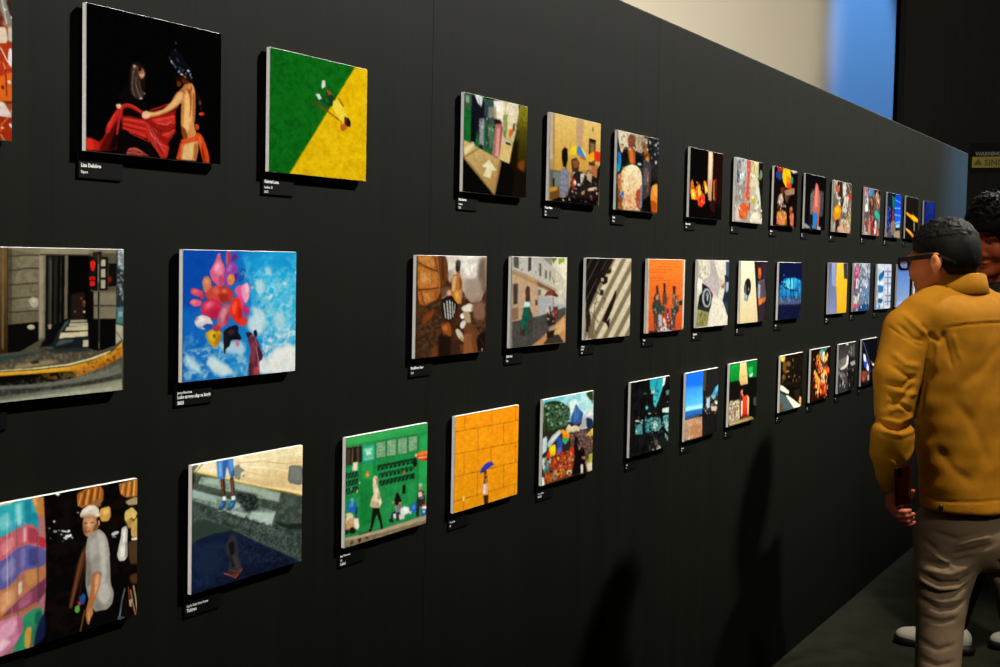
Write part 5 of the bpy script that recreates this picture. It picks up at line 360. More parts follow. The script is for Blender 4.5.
ROWN = {'A': 'top row of photos', 'B': 'middle row of photos', 'C': 'bottom row of photos'}
TITLE = {
'A0': ('cropped photo of orange market goods at the left picture edge, top row',),
'A1': ('photo of two performers holding a red cloth on a black ground', 'black caption card below the red cloth performers photo', [('Lisa Delubro', 1), ('Figura', 0)]),
'A2': ('photo of a person crossing a green and yellow court', 'black caption card below the green and yellow photo', [('Gabriel Luna', 1), ('Lucban 21', 0), ('2023', 0)]),
'A3': ('photo of legs beside a pale paved path with a white arrow', 'black caption card below the photo with the white arrow', [('Mia Santos', 1), ('Daanan', 0), ('2023', 0)]),
'A4': ('photo of people under colourful umbrellas before a yellow building', 'black caption card below the yellow building photo', [('Pistang Bayan', 1), ('Ulan', 0), ('2022', 0)]),
'A5': ('photo of a person in a cream robe seen from behind', 'black caption card below the cream robe photo', [('Likod', 1), ('Quiapo', 0)]),
'A6': ('photo of orange flames beside a pale post', 'black caption card below the orange flames photo', [('Alab ng Apoy', 1), ('Vigan', 0)]),
'A7': ('photo of a red garland against a pale grey street', 'black caption card below the red garland photo', [('Tali', 0), ('2023', 0)]),
'A8': ('dark photo with a yellow and blue flag above', 'black caption card below the yellow and blue flag photo', [('Watawat', 1), ('Araw', 0)]),
'A9': ('photo of a pink pointed cone on a black ground', 'black caption card below the pink cone photo', [('Tulis', 0), ('2023', 0)]),
'A10': ('photo of a crowded stall with an orange fruit at left', 'black caption card below the photo with the orange fruit', [('Tindahan', 0), ('2023', 0)]),
'A11': ('multicoloured crowd photo with a teal patch', 'black caption card below the multicoloured photo with a teal patch', [('Pista', 1), ('2022', 0)]),
'A12': ('photo of a bright blue striped window', 'black caption card below the blue striped window photo', [('Bintana', 1), ('2022', 0)]),
'A13': ('black photo with two slanting yellow bars', 'black caption card below the slanting yellow bars photo', [('Guhit', 0), ('2022', 0)]),
'A14': ('plain deep blue photo at the far end of the top row',),
'B1': ('photo of a street corner with a red crossing signal', 'black caption card below the street corner signal photo', [('Ang Kanto', 0), ('2022', 0)]),
'B2': ('photo of red balloons against a blue sky', 'black caption card below the balloon photo', [('Jenny Mendoza', 0), ('Lobo at mga ulap sa langit', 1), ('2023', 1)]),
'B3': ('photo of a vendor grilling among smoky brick walls', 'black caption card below the smoky brick vendor photo', [('Pamilihang Ihaw', 1), ('2022', 0)]),
'B4': ('photo of a white colonial street with a parasol cart', 'black caption card below the colonial street photo', [('Calle Real', 1), ('Vigan', 0)]),
'B5': ('photo of black and cream diagonal shadow stripes', 'black caption card below the diagonal shadow stripes photo', [('Anino ng', 0), ('Araw', 1), ('2023', 0)]),
'B6': ('photo of three people before an orange roller shutter', 'black caption card below the orange shutter photo', [('Tatlo', 1), ('22', 0)]),
'B7': ('photo of a grey rocky shape with a dark wheel', 'black caption card below the dark wheel photo', [('Gulong ko', 1), ('2023', 0)]),
'B8': ('photo of a cream panel with a dark oval beside a person', 'black caption card below the dark oval photo', [('Bilog', 0), ('2023', 0)]),
'B9': ('photo of dark trees before turquoise evening light', 'black caption card below the turquoise trees photo', [('Gubat', 1), ('22', 0)]),
'B10': ('photo split into grey blue and yellow halves', 'black caption card below the blue and yellow split photo', [('Hati ng', 1), ('Lungsod', 0)]),
'B11': ('photo of a pink and grey blue mottled scene', 'black caption card below the pink and grey blue photo', [('Alon', 1), ('22', 0)]),
'B12': ('pale photo of blue chevrons beside white grid lines', 'black caption card below the blue chevrons photo', [('Arko', 1), ('22', 0)]),
'B13': ('plain pale blue sky photo beside the bespectacled face', 'black caption card below the plain pale blue sky photo', [('Langit', 1), ('22', 0)]),
'B14': ('pale photo half hidden under the chin of the person in glasses',),
'C1': ('photo of a person in a flat cap beside striped fabric', 'black caption card below the flat cap photo', [('Paolo Ramos', 0), ('Tela', 0)]),
'C2': ('photo of blue shorts and sneakers standing by a puddle', 'black caption card below the puddle photo', [('Carlo Dela Cruz Reyes', 0), ('Tubigan', 1)]),
'C3': ('photo of a hooded walker passing a green wall', 'black caption card below the green wall photo', [('Bea Villanueva', 0), ('Ali', 0), ('Lakad', 1)]),
'C4': ('photo of a blue umbrella against an orange block wall', 'black caption card below the orange block wall photo', [('Dilaw Na', 0), ('22', 0)]),
'C5': ('photo of a street crowd with rainbow umbrella under blue sky', 'black caption card below the rainbow umbrella crowd photo', [('Perya sa Plaza', 0), ('Makati', 1)]),
'C6': ('photo of black palm shapes against turquoise sky', 'black caption card below the black palms photo', [('Dagat', 0), ('22', 0)]),
'C7': ('photo of a blue sky and sandy beach beside black shade', 'black caption card below the sandy beach photo', [('Buhangin', 0), ('22', 0)]),
'C8': ('photo of a red box on a green and black stall', 'black caption card below the red box photo', [('Pula', 0), ('22', 0)]),
'C9': ('black photo with a white diagonal kerb line', 'black caption card below the white diagonal kerb photo', [('Tawid', 0), ('22', 0)]),
'C10': ('photo of fiery orange and red shapes', 'black caption card below the fiery orange photo', [('Liyab', 0), ('22', 0)]),
'C11': ('dark black and white photo with a pale curved form', 'black caption card below the black and white photo', [('Hugis', 0), ('22', 0)]),
'C12': ('black photo with a blue diagonal streak', 'black caption card below the blue streak photo', [('Sinag', 0), ('22', 0)]),
'C13': ('dark photo mostly hidden behind the mustard sleeve',),
}
board_me = spacer_me = None
for k in POS:
    x, z = POS[k]
    e = empty('mounted_photo_print', (x, YF, EYE + z))
    tag(e, TITLE[k][0], 'photo', ROWN[k[0]])
    if board_me is None:
        b = bm_obj('board', board_bm(), M['board'], e); board_me = b.data
        s_ = bm_obj('spacer', spacer_bm(), M['spacer'], e); spacer_me = s_.data
    else:
        link('board', board_me, None, e); link('spacer', spacer_me, None, e)
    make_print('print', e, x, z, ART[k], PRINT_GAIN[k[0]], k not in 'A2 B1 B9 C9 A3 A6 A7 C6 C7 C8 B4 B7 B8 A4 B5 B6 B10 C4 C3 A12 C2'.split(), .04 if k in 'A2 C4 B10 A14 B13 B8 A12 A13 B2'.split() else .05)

# ------------------------------------------------------------------ caption cards with lettering
def text_mesh(name, lines, m, parent):
    """lines: (string, size, x, z, weight) flat lettering facing -y"""
    verts, faces = [], []
    for (s, size, x, z, wt) in lines:
        cu = D.curves.new('lettering', 'FONT'); cu.body = s; cu.size = size; cu.resolution_u = 2; cu.offset = wt; cu.extrude = .0001
        o = D.objects.new('lettering', cu); col.objects.link(o)
        dg = bpy.context.evaluated_depsgraph_get()
        me = D.meshes.new_from_object(o.evaluated_get(dg))
        b0 = len(verts)
        verts += [(v.co.x + x, -v.co.z, v.co.y + z) for v in me.vertices]
        faces += [[b0 + i for i in p.vertices] for p in me.polygons]
        D.objects.remove(o); D.curves.remove(cu); D.meshes.remove(me)
    me = D.meshes.new(name); me.from_pydata(verts, [], faces); me.update()
    return link(name, me, m, parent)

CW, CH, CT = .088, .037, .0028
def card_bm():
    bm = bmesh.new(); box(bm, 0, CW, -CT, 0, -CH, 0, .0003, 1); return bm
card_me = None
for k in POS:
    if len(TITLE[k]) < 2: continue
    x, z = POS[k]
    e = empty('mounted_caption_card', (x - PW / 2 - .005, 0, EYE + z - PH / 2 - .002))
    tag(e, TITLE[k][1], 'caption', ROWN[k[0]].replace('photos', 'caption cards'))
    if card_me is None:
        card_me = bm_obj('card', card_bm(), M['card'], e).data
    else: link('card', card_me, None, e)
    ls = []
    zz = -.0175 if len(TITLE[k][2]) > 2 else -.021
    for i, (s, big) in enumerate(TITLE[k][2]):
        size = .0076 if big else .0056
        ls.append((s, size, .004, zz, .00025 if big else .0001)); zz -= .0092 if big else .0078
    t = text_mesh('lettering', ls, M['letter'], e)
    t.location.y = -CT - .0003

# ------------------------------------------------------------------ the setting
bm = bmesh.new()
box(bm, -6, WALL_END, 0, .10, 0, WALL_TOP, .004, 1)
structure(bm_obj('wall_left', bm, M['wall']))
for i, x in enumerate((2.42, 3.66)):   # panel joints of the partition
    bm = bmesh.new(); box(bm, x - .003, x + .004, -.0004, .01, .002, WALL_TOP - .003, .0005, 1)
    structure(bm_obj('trim_%d' % (i + 1), bm, M['seam']))
bm = bmesh.new(); box(bm, -10, 22, -20, 12, -.1, 0)
structure(bm_obj('floor', bm, M['floor']))
YW = 0.859
bm = bmesh.new(); box(bm, 10.5, 10.7, YW, 9, 0, 8, .003, 1)
structure(bm_obj('wall_back', bm, M['plaster']))
bm = bmesh.new(); box(bm, 14, 14.3, -1.2, 12, 0, 9, .003, 1)
bm_ = bmesh.new(); box(bm_, 10.497, 10.72, YW - .03, YW, 0, 8, .003, 1); structure(bm_obj('trim_3', bm_, M['added_strip']))  # added strip, hides the lit end face of the plaster wall
structure(bm_obj('wall_end', bm, M['black_wall']))

# warning sign on the black end wall
M['sign_yellow'] = mat('dark yellow sign', '6a5f0e', .6, .3, noise=.12, nscale=25)  # dark yellow over the whole panel
M['sign_ink'] = mat('dark sign ink', '3a3208', .6, .2, noise=.1, nscale=60)
M['sign_white'] = mat('white sign lettering', '60605c', .6, .1, noise=.1, nscale=60)
M['sign_plate'] = mat('black sign plate', '090908', .7, .05, noise=.1, nscale=30)
SX = 13.999
def on_end(px, py):
    d = (rt * ((px - 500) / FPX) - up * ((py - 333.5) / FPX) + fw); k = (SX - CAM.x) / d.x
    return CAM + d * k
a = on_end(972, 168); b_ = on_end(1003, 155); c_ = on_end(972, 157)
sg = empty('warning_sign', (SX, a.y, a.z))
tag(sg, 'dark yellow warning sign on the black end wall', 'sign')
sw = a.y - on_end(1003, 168).y; sh = c_.z - a.z
bm = bmesh.new(); box(bm, -.012, 0, -sw - .04, .03, -.04, sh + .13, .003, 1); bm_obj('plate', bm, M['sign_plate'], sg)
bm = bmesh.new(); box(bm, -.016, -.010, -sw, 0, 0, sh, .002, 1); bm_obj('yellow_panel', bm, M['sign_yellow'], sg)
def sign_text(s, size, y, z, m):
    t = text_mesh('lettering', [(s, size, 0, 0, .002)], m, sg); t.rotation_euler = (0, 0, -PI / 2); t.location = (-.0175, y, z)
    return t
sign_text('WARNING', .05, -.03, sh + .012, M['sign_white']).location.x = -.0135
sign_text('SINN', sh * .78, -.115, sh * .2, M['sign_ink'])
bm = bmesh.new()
vs = [bm.verts.new(q) for q in ((-.0165, -.015, sh * .25), (-.0165, -.10, sh * .25), (-.0165, -.057, sh * .85))]; bm.faces.new(vs)
r_ = bmesh.ops.extrude_face_region(bm, geom=bm.faces[:]); bmesh.ops.translate(bm, verts=[v for v in r_['geom'] if isinstance(v, bmesh.types.BMVert)], vec=(.003, 0, 0))
bmesh.ops.recalc_face_normals(bm, faces=bm.faces)
bm_obj('triangle_symbol', bm, M['sign_ink'], sg)

# ------------------------------------------------------------------ people: signed-distance bodies turned into one closed surface
class Field:
    def __init__(s, lo, hi, h):
        s.lo = np.array(lo, float); s.h = h
        s.n = np.ceil((np.array(hi, float) - s.lo) / h).astype(int) + 1
        s.g = np.full(s.n, .3, np.float32)
    def _sub(s, lo, hi):
        a = np.clip(np.floor((lo - s.lo) / s.h).astype(int), 0, s.n); b = np.clip(np.ceil((hi - s.lo) / s.h).astype(int) + 1, 0, s.n)
        sl = tuple(slice(a[i], b[i]) for i in range(3))
        ax = [(np.arange(a[i], b[i]) * s.h + s.lo[i]).astype(np.float32) for i in range(3)]
        return sl, np.meshgrid(*ax, indexing='ij')
    def put(s, d, sl, k, sub):
        g = s.g[sl]
        if sub:
            if k: hh = np.clip(.5 - .5 * (d + g) / k, 0, 1); g2 = g * (1 - hh) + (-d) * hh + k * hh * (1 - hh)
            else: g2 = np.maximum(g, -d)
        else:
            if k: hh = np.clip(.5 + .5 * (d - g) / k, 0, 1); g2 = d * (1 - hh) + g * hh - k * hh * (1 - hh)
            else: g2 = np.minimum(g, d)
        s.g[sl] = g2
    def cap(s, a, b, ra, rb=None, k=.02, sub=False):
        rb = ra if rb is None else rb
        a = np.array(a, float); b = np.array(b, float); m = max(ra, rb) + k + .03
        sl, (X, Y, Z) = s._sub(np.minimum(a, b) - m, np.maximum(a, b) + m)
        if X.size == 0: return s
        d = b - a; L = max(1e-9, d @ d)
        t = np.clip(((X - a[0]) * d[0] + (Y - a[1]) * d[1] + (Z - a[2]) * d[2]) / L, 0, 1)
        q = np.sqrt((X - a[0] - t * d[0]) ** 2 + (Y - a[1] - t * d[1]) ** 2 + (Z - a[2] - t * d[2]) ** 2) - (ra + (rb - ra) * t)
        s.put(q, sl, k, sub); return s
    def chain(s, pts, rs, k=.02):
        for i in range(len(pts) - 1): s.cap(pts[i], pts[i + 1], rs[i], rs[i + 1], k)
        return s
    def ell(s, c, r, ax=None, k=.02, sub=False):
        c = np.array(c, float); r = np.array(r, float); m = r.max() + k + .03
        sl, (X, Y, Z) = s._sub(c - m, c + m)
        if X.size == 0: return s
        ax = np.eye(3) if ax is None else np.array(ax, float)
        dx, dy, dz = X - c[0], Y - c[1], Z - c[2]
        p = [(ax[i][0] * dx + ax[i][1] * dy + ax[i][2] * dz) / r[i] for i in range(3)]
        k0 = np.sqrt(p[0] ** 2 + p[1] ** 2 + p[2] ** 2)
        k1 = np.sqrt((p[0] / r[0]) ** 2 + (p[1] / r[1]) ** 2 + (p[2] / r[2]) ** 2) + 1e-9
        s.put(k0 * (k0 - 1) / k1, sl, k, sub); return s
    def mesh(s):
        g = s.g; n = g.shape; h = s.h
        ins = g < 0
        cs = [g[i:n[0] - 1 + i, j:n[1] - 1 + j, k:n[2] - 1 + k] for i in (0, 1) for j in (0, 1) for k in (0, 1)]
        cnt = sum((c < 0).astype(np.int8) for c in cs)
        act = (cnt > 0) & (cnt < 8)
        idx = np.full(act.shape, -1, np.int64); cells = np.argwhere(act); idx[act] = np.arange(len(cells))
        corner = np.array([(i, j, k) for i in (0, 1) for j in (0, 1) for k in (0, 1)])
        V = np.stack([g[tuple((cells + c).T)] for c in corner], 1).astype(float)
        acc = np.zeros((len(cells), 3)); w = np.zeros(len(cells))
        for a in range(8):
            for b in range(a + 1, 8):
                if np.abs(corner[a] - corner[b]).sum() != 1: continue
                cr = (V[:, a] < 0) != (V[:, b] < 0)
                t = V[:, a] / np.where(cr, V[:, a] - V[:, b], 1)
                acc += np.where(cr[:, None], corner[a] + (corner[b] - corner[a]) * t[:, None], 0); w += cr
        vs = (cells + acc / w[:, None]) * h + s.lo
        F = []
        for ax in range(3):
            o1, o2 = [(1, 2), (2, 0), (0, 1)][ax]
            sl0 = [slice(1, m - 1) for m in n]; sl0[ax] = slice(0, n[ax] - 1)
            sl1 = list(sl0); sl1[ax] = slice(1, n[ax])
            A = ins[tuple(sl0)]; B = ins[tuple(sl1)]
            e = np.argwhere(A != B); fl = A[tuple(e.T)]
            e = e + np.array([0 if i == ax else 1 for i in range(3)])
            u = np.zeros(3, int); u[o1] = 1; v = np.zeros(3, int); v[o2] = 1
            q = np.stack([idx[tuple((e - u - v).T)], idx[tuple((e - v).T)], idx[tuple(e.T)], idx[tuple((e - u).T)]], 1)
            q = np.where(fl[:, None], q, q[:, ::-1]); F.append(q)
        return vs, np.concatenate(F)

def smooth_verts(vs, F, it=2, lam=.5):
    e = np.concatenate([F[:, [0, 1]], F[:, [1, 2]], F[:, [2, 3]], F[:, [3, 0]]])
    n = len(vs); deg = np.bincount(e.ravel(), minlength=n)[:, None]
    for _ in range(it):
        a = np.stack([np.bincount(e[:, 0], vs[e[:, 1], c], n) + np.bincount(e[:, 1], vs[e[:, 0], c], n) for c in range(3)], 1)
        vs = vs + lam * (a / deg - vs)
    return vs
def normals(vs, F):
    nn = np.cross(vs[F[:, 2]] - vs[F[:, 0]], vs[F[:, 3]] - vs[F[:, 1]])
    out = np.stack([sum(np.bincount(F[:, i], nn[:, c], len(vs)) for i in range(4)) for c in range(3)], 1)
    return out / (np.linalg.norm(out, axis=1)[:, None] + 1e-12)

def crease(vs, nm, lines, to_xz, facing=None):
    """push the cloth in (+) or out (-) along 2-D fold lines on the side facing -y"""
    face = np.clip(-nm[:, 1] * 2.2 + .2, 0, 1) if facing is None else facing
    q = vs[:, [0, 2]]
    off = np.zeros(len(vs))
    for (pts, wd, dep) in lines:
        p = [np.array(to_xz(*c)) for c in pts]
        dist = np.full(len(vs), 9.); tt = np.zeros(len(vs)); nseg = len(p) - 1
        for i in range(nseg):
            d = p[i + 1] - p[i]; L = d @ d + 1e-9
            t = np.clip(((q - p[i]) @ d) / L, 0, 1); r = np.linalg.norm(q - p[i] - t[:, None] * d, axis=1)
            b = r < dist; dist = np.where(b, r, dist); tt = np.where(b, (i + t) / nseg, tt)
        taper = np.clip(np.minimum(tt, 1 - tt) * 5, .15, 1)
        off += dep * np.exp(-(dist / wd) ** 2) * taper
    return vs - nm * (off * face)[:, None]

def mesh_np(name, vs, F, m, parent, colr=None):
    me = D.meshes.new(name)
    me.vertices.add(len(vs)); me.vertices.foreach_set('co', vs.astype(np.float32).ravel())
    me.loops.add(F.size); me.loops.foreach_set('vertex_index', F.ravel().astype(np.int32))
    me.polygons.add(len(F)); me.polygons.foreach_set('loop_start', np.arange(0, F.size, 4, dtype=np.int32))
    me.polygons.foreach_set('use_smooth', [True] * len(F)); me.update(); me.validate()
    if colr is not None:
        ca = me.color_attributes.new('Col', 'FLOAT_COLOR', 'POINT')
        ca.data.foreach_set('color', np.concatenate([colr, np.ones((len(vs), 1))], 1).astype(np.float32).ravel())
    return link(name, me, m, parent)

def tube(name, pts, r, m, parent, seg=8, flat=1.):
    bm = bmesh.new(); rings = []
    P = [Vector(p) for p in pts]
    for i, p in enumerate(P):
        d = (P[min(i + 1, len(P) - 1)] - P[max(i - 1, 0)]).normalized()
        n1 = d.cross(Vector((0, 0, 1)))
        n1 = n1.normalized() if n1.length > 1e-4 else Vector((1, 0, 0)); n2 = d.cross(n1)
        rings.append([bm.verts.new(p + n1 * (math.cos(2 * PI * k / seg) * r * flat) + n2 * (math.sin(2 * PI * k / seg) * r)) for k in range(seg)])
    for a, b in zip(rings, rings[1:]):
        for k in range(seg): bm.faces.new((a[k], a[(k + 1) % seg], b[(k + 1) % seg], b[k]))
    bm.faces.new(rings[0][::-1]); bm.faces.new(rings[-1])
    bmesh.ops.recalc_face_normals(bm, faces=bm.faces)
    return bm_obj(name, bm, m, parent, smooth=True)

M['skin'] = mat('skin', 'a8663c', .5, .35, noise=.06, nscale=60, attr='Col', bump=.08, bscale=500)
M['hair'] = mat('black hair', '0c0a08', .65, .18, noise=.5, nscale=160, bump=.5, bscale=420, stretch=(1, 1, .4))
M['jacket'] = mat('mustard cotton twill', 'a66f10', .85, .15, noise=.1, nscale=35, bump=.35, bscale=420)
M['trousers'] = mat('taupe chino cloth', '806e58', .9, .12, noise=.1, nscale=40, bump=.3, bscale=420)
M['inner'] = mat('dark inner shirt', '14120f', .9, .1, noise=.1)
M['shoe_white'] = mat('white shoe leather', 'a4a298', .5, .3, noise=.06, nscale=50)
M['shoe_black'] = mat('black rubber', '0a0a0a', .6, .3, noise=.1)
M['acetate'] = mat('black acetate', '060606', .4, .3, noise=.05)
M['lens'] = mat('spectacle lens', 'ffffff', .03, .5); M['lens'].node_tree.nodes['Principled BSDF'].inputs['Transmission Weight'].default_value = .95
M['phone'] = mat('dark red glossy case', '240305', .22, .6, noise=.1, coat=.5)
M['phone_glass'] = mat('black glass', '050506', .08, .6, noise=.05)
M['button'] = mat('dark metal snap', '1c1712', .4, .5, metal=.6, noise=.1)
M['charcoal'] = mat('charcoal hooded jersey', '2a2827', .9, .1, noise=.12, nscale=40, bump=.3, bscale=300)
M['black_cloth'] = mat('black trouser cloth', '0c0c0c', .9, .1, noise=.12, nscale=40, bump=.3, bscale=300)
M['tee'] = mat('pale tee shirt', '9a9288', .9, .1, noise=.05, nscale=40)

RH = Vector((rt.x, rt.y, 0)).normalized(); FH = Vector((fw.x, fw.y, 0)).normalized()
class Figure:
    """a person's own frame: x to the camera's right, y away, z up, metres"""
    def __init__(s, name, px, depth, label, group=None):
        p = at(px, 333, depth); s.d = depth
        s.o = Vector((p.x, p.y, 0)); s.e = empty(name, s.o)
        s.e.rotation_euler = (0, 0, math.atan2(RH.y, RH.x)); tag(s.e, label, 'person', group)
    def __call__(s, px, py, dy=0.):
        v = at(px, py, s.d + dy) - s.o
        return np.array((v.dot(RH), v.dot(FH), v.z))
    def xz(s, px, py, dy=-.1):
        q = s(px, py, dy); return (q[0], q[2])

def head_axes(yaw, pitch, roll=0.):
    a, p = math.radians(yaw), math.radians(pitch)
    f = np.array((-math.sin(a) * math.cos(p), math.cos(a) * math.cos(p), math.sin(p)))
    l = np.cross((0, 0, 1.), f); l /= np.linalg.norm(l); u = np.cross(f, l)
    r = math.radians(roll); l, u = l * math.cos(r) + u * math.sin(r), -l * math.sin(r) + u * math.cos(r)
    return f, l, u

def build_head(F, c, ax, s=1.):
    f, l, u = ax
    A = [f, l, u]
    s3 = np.array(s if isinstance(s, tuple) else (s, s, s)); s = float(s3.mean())
    P = lambda a, b, q: c + f * (a * s3[0]) + l * (b * s3[1]) + u * (q * s3[2])
    e = lambda p, r, k=.02, sub=False: F.ell(P(*p), np.array(r) * s3, A, k, sub)
    e((-.012, 0, .035), (.096, .076, .085), .02)
    e((-.045, 0, .015), (.060, .070, .070), .03)
    e((.034, 0, -.015), (.062, .062, .080), .03)
    e((.030, 0, -.070), (.055, .052, .048), .03)
    for b in (1, -1):
        F.cap(P(-.012, .054 * b, -.055), P(.066, .018 * b, -.105), .018 * s, .017 * s, .03)
        e((.058, .040 * b, -.034), (.030, .028, .032), .02)         # cheek
        e((.078, .028 * b, .020), (.018, .030, .010), .012)          # brow
        e((.098, .032 * b, .000), (.018, .017, .010), .010, True)    # eye socket
        e((.075, .031 * b, .000), (.0125, .0135, .0115), .004)       # eyeball
        # ear: rim, bowl, lobe
        e((-.026, .079 * b, -.014), (.018, .011, .030), .006)
        e((-.020, .091 * b, -.009), (.009, .007, .015), .005, True)
        e((-.024, .076 * b, -.038), (.010, .008, .010), .006)
        F.cap(P(.098, .010 * b, -.046), P(.092, .016 * b, -.046), .009 * s, .007 * s, .008)   # nostril wing
    F.cap(P(.086, 0, .015), P(.106, 0, -.036), .010 * s, .013 * s, .012)                     # nose
    e((.086, 0, -.072), (.016, .025, .0065), .008); e((.083, 0, -.084), (.016, .022, .008), .008)   # lips
    F.cap(P(.100, -.022, -.0775), P(.100, .022, -.0775), .003 * s, .003 * s, .004, True)
    e((.076, 0, -.112), (.020, .024, .018), .02)                     # chin
    return P

def finger(F, pts, r0):
    F.chain(pts, [r0, r0 * .95, r0 * .88, r0 * .78][:len(pts)], .003)

def skin_colour(vs, base, marks):
    c = np.tile(np.array(lin(base)), (len(vs), 1))
    for (ctr, axes, rad, hexs, amt) in marks:
        d = (vs - ctr) @ np.array(axes).T / np.array(rad)
        a = np.clip((1.25 - np.linalg.norm(d, axis=1)) / .5, 0, 1)[:, None] * amt
        c = c * (1 - a) + np.array(lin(hexs)) * a
    return c

# ---------------------------------------------------------------- person in the mustard jacket
G = Figure('person', 950, 4.2, 'person in a mustard jacket and black glasses leaning towards the photos')
HF, HL, HU = head_axes(43, -8)
hc = G(943, 260)
S1 = (1.0, 1.15, .90)
BODY = Field(G(868, 222, -.30) * (1, 1, 0) + (0, 0, -.004), G(1100, 205, .30) * (1, 1, 0) + (0, 0, G(900, 212)[2] + .03), .0042)
tp = math.radians(33)                                # torso turned away to the left
TL = np.array((-math.cos(tp), -math.sin(tp), 0)); TF = np.array((-math.sin(tp), math.cos(tp), 0)); TU = np.array((0, 0, 1.))
TA = [TL, TF, TU]
neck = G(958, 289); pelvis = G(985, 520); chest = G(968, 372)
BODY.ell(chest, (.17, .105, .20), TA); BODY.ell(pelvis, (.15, .10, .11), TA, .05); BODY.cap(chest, pelvis, .11, .10, .05)
BODY.cap(neck + (0, .01, -.02), G(948, 268), .062, .058, .03)
BODY.cap(neck + TL * .15 + (0, 0, -.07), neck - TL * .15 + (0, 0, -.07), .045, .045, .05)
shl = G(903, 325, -.10); elb = G(894, 418, -.13); wr = G(895, 492, -.11)
BODY.chain([shl, elb, wr], [.045, .036, .025], .02)
shr = neck - TL * .19 + (0, 0, -.10); elr = shr + np.array((.05, .03, -.28)); wrr = elr + np.array((-.02, .06, -.25))
BODY.chain([shr, elr, wrr], [.045, .036, .025], .02)
hipl = G(955, 535, -.03); knl = G(941, 605, -.02); anl = G(934, 738, 0.0); anl[2] = .085
hipr = G(1006, 535, .07); knr = G(1024, 610, .07); anr = G(1040, 735, .06); anr[2] = .085
for a, b, c in ((hipl, knl, anl), (hipr, knr, anr)):
    BODY.chain([a, b, c], [.075, .05, .032], .03)
    BODY.cap(c + (0, 0, -.045), c + TF * .10 + (0, 0, -.052), .026, .020, .02)
PH1 = build_head(BODY, hc, (HF, HL, HU), S1)
# left hand gripping a phone: palm, four curled fingers, thumb
BODY.cap(wr, G(894, 503, -.115), .024, .027, .01)
BODY.ell(G(895, 506, -.112), (.020, .030, .030), None, .01)
finger(BODY, [G(891, 503, -.125), G(896, 511, -.158), G(904, 511.5, -.170), G(910, 510.5, -.170)], .0088)
finger(BODY, [G(892, 508, -.125), G(898, 516, -.158), G(906, 516, -.168), G(913.5, 514, -.160)], .0090)
finger(BODY, [G(894, 513, -.120), G(900, 520, -.150), G(907, 521, -.162), G(912.5, 518, -.148)], .0086)
finger(BODY, [G(896, 516, -.115), G(902, 524, -.140), G(909, 524.5, -.152), G(914.5, 522, -.142)], .0076)
finger(BODY, [G(897, 502, -.10), G(904, 500, -.105), G(910, 497, -.118), G(913, 491, -.128)], .0100)
# right hand, relaxed, out of the picture
hr = wrr + np.array((0, .01, -.05)); BODY.cap(wrr, hr, .024, .026, .01); BODY.ell(hr + (0, 0, -.02), (.020, .034, .036), None, .01)
for i in range(4):
    b0 = hr + np.array((.004, -.026 + i * .018, -.05)); finger(BODY, [b0, b0 + (-.004, 0, -.03), b0 + (-.014, 0, -.05), b0 + (-.024, 0, -.064)], .0085)
b0 = hr + np.array((-.01, .032, -.01)); finger(BODY, [b0, b0 + (-.012, .018, -.022), b0 + (-.016, .022, -.042), b0 + (-.018, .02, -.055)], .0095)
vs, F_ = BODY.mesh(); vs = smooth_verts(vs, F_, 2, .4)
A3 = (HF, HL, HU)
cl = skin_colour(vs, 'b8602e', [
    (PH1(-.02, 0, .075), A3, (.115, .10, .075), '2a1a12', .95), (PH1(-.075, 0, .01), A3, (.07, .085, .07), '3a2317', .92),
    (PH1(-.055, .075, .028), A3, (.062, .05, .045), '24160f', .92), (PH1(-.055, -.075, .028), A3, (.062, .05, .045), '24160f', .92), (PH1(.03, .07, .045), A3, (.05, .04, .022), '2a1a12', .85),
    (PH1(-.08, 0, -.05), A3, (.05, .07, .03), '6a4028', .6), (PH1(.088, 0, -.078), A3, (.016, .022, .010), '8a4034', .7),
    (PH1(.086, .031, .0), A3, (.006, .010, .006), 'd8d0c8', .9), (PH1(.086, -.031, .0), A3, (.006, .010, .006), 'd8d0c8', .9),
    (G(905, 514, -.15), TA, (.05, .05, .05), 'd0705a', .8), (PH1(-.024, .084, -.014), A3, (.026, .020, .044), 'e8925a', 1), (PH1(-.024, -.084, -.014), A3, (.026, .020, .044), 'e8925a', 1)])  # ears painted brighter, standing in for light falling on them
mesh_np('body', vs, F_, M['skin'], G.e, cl)

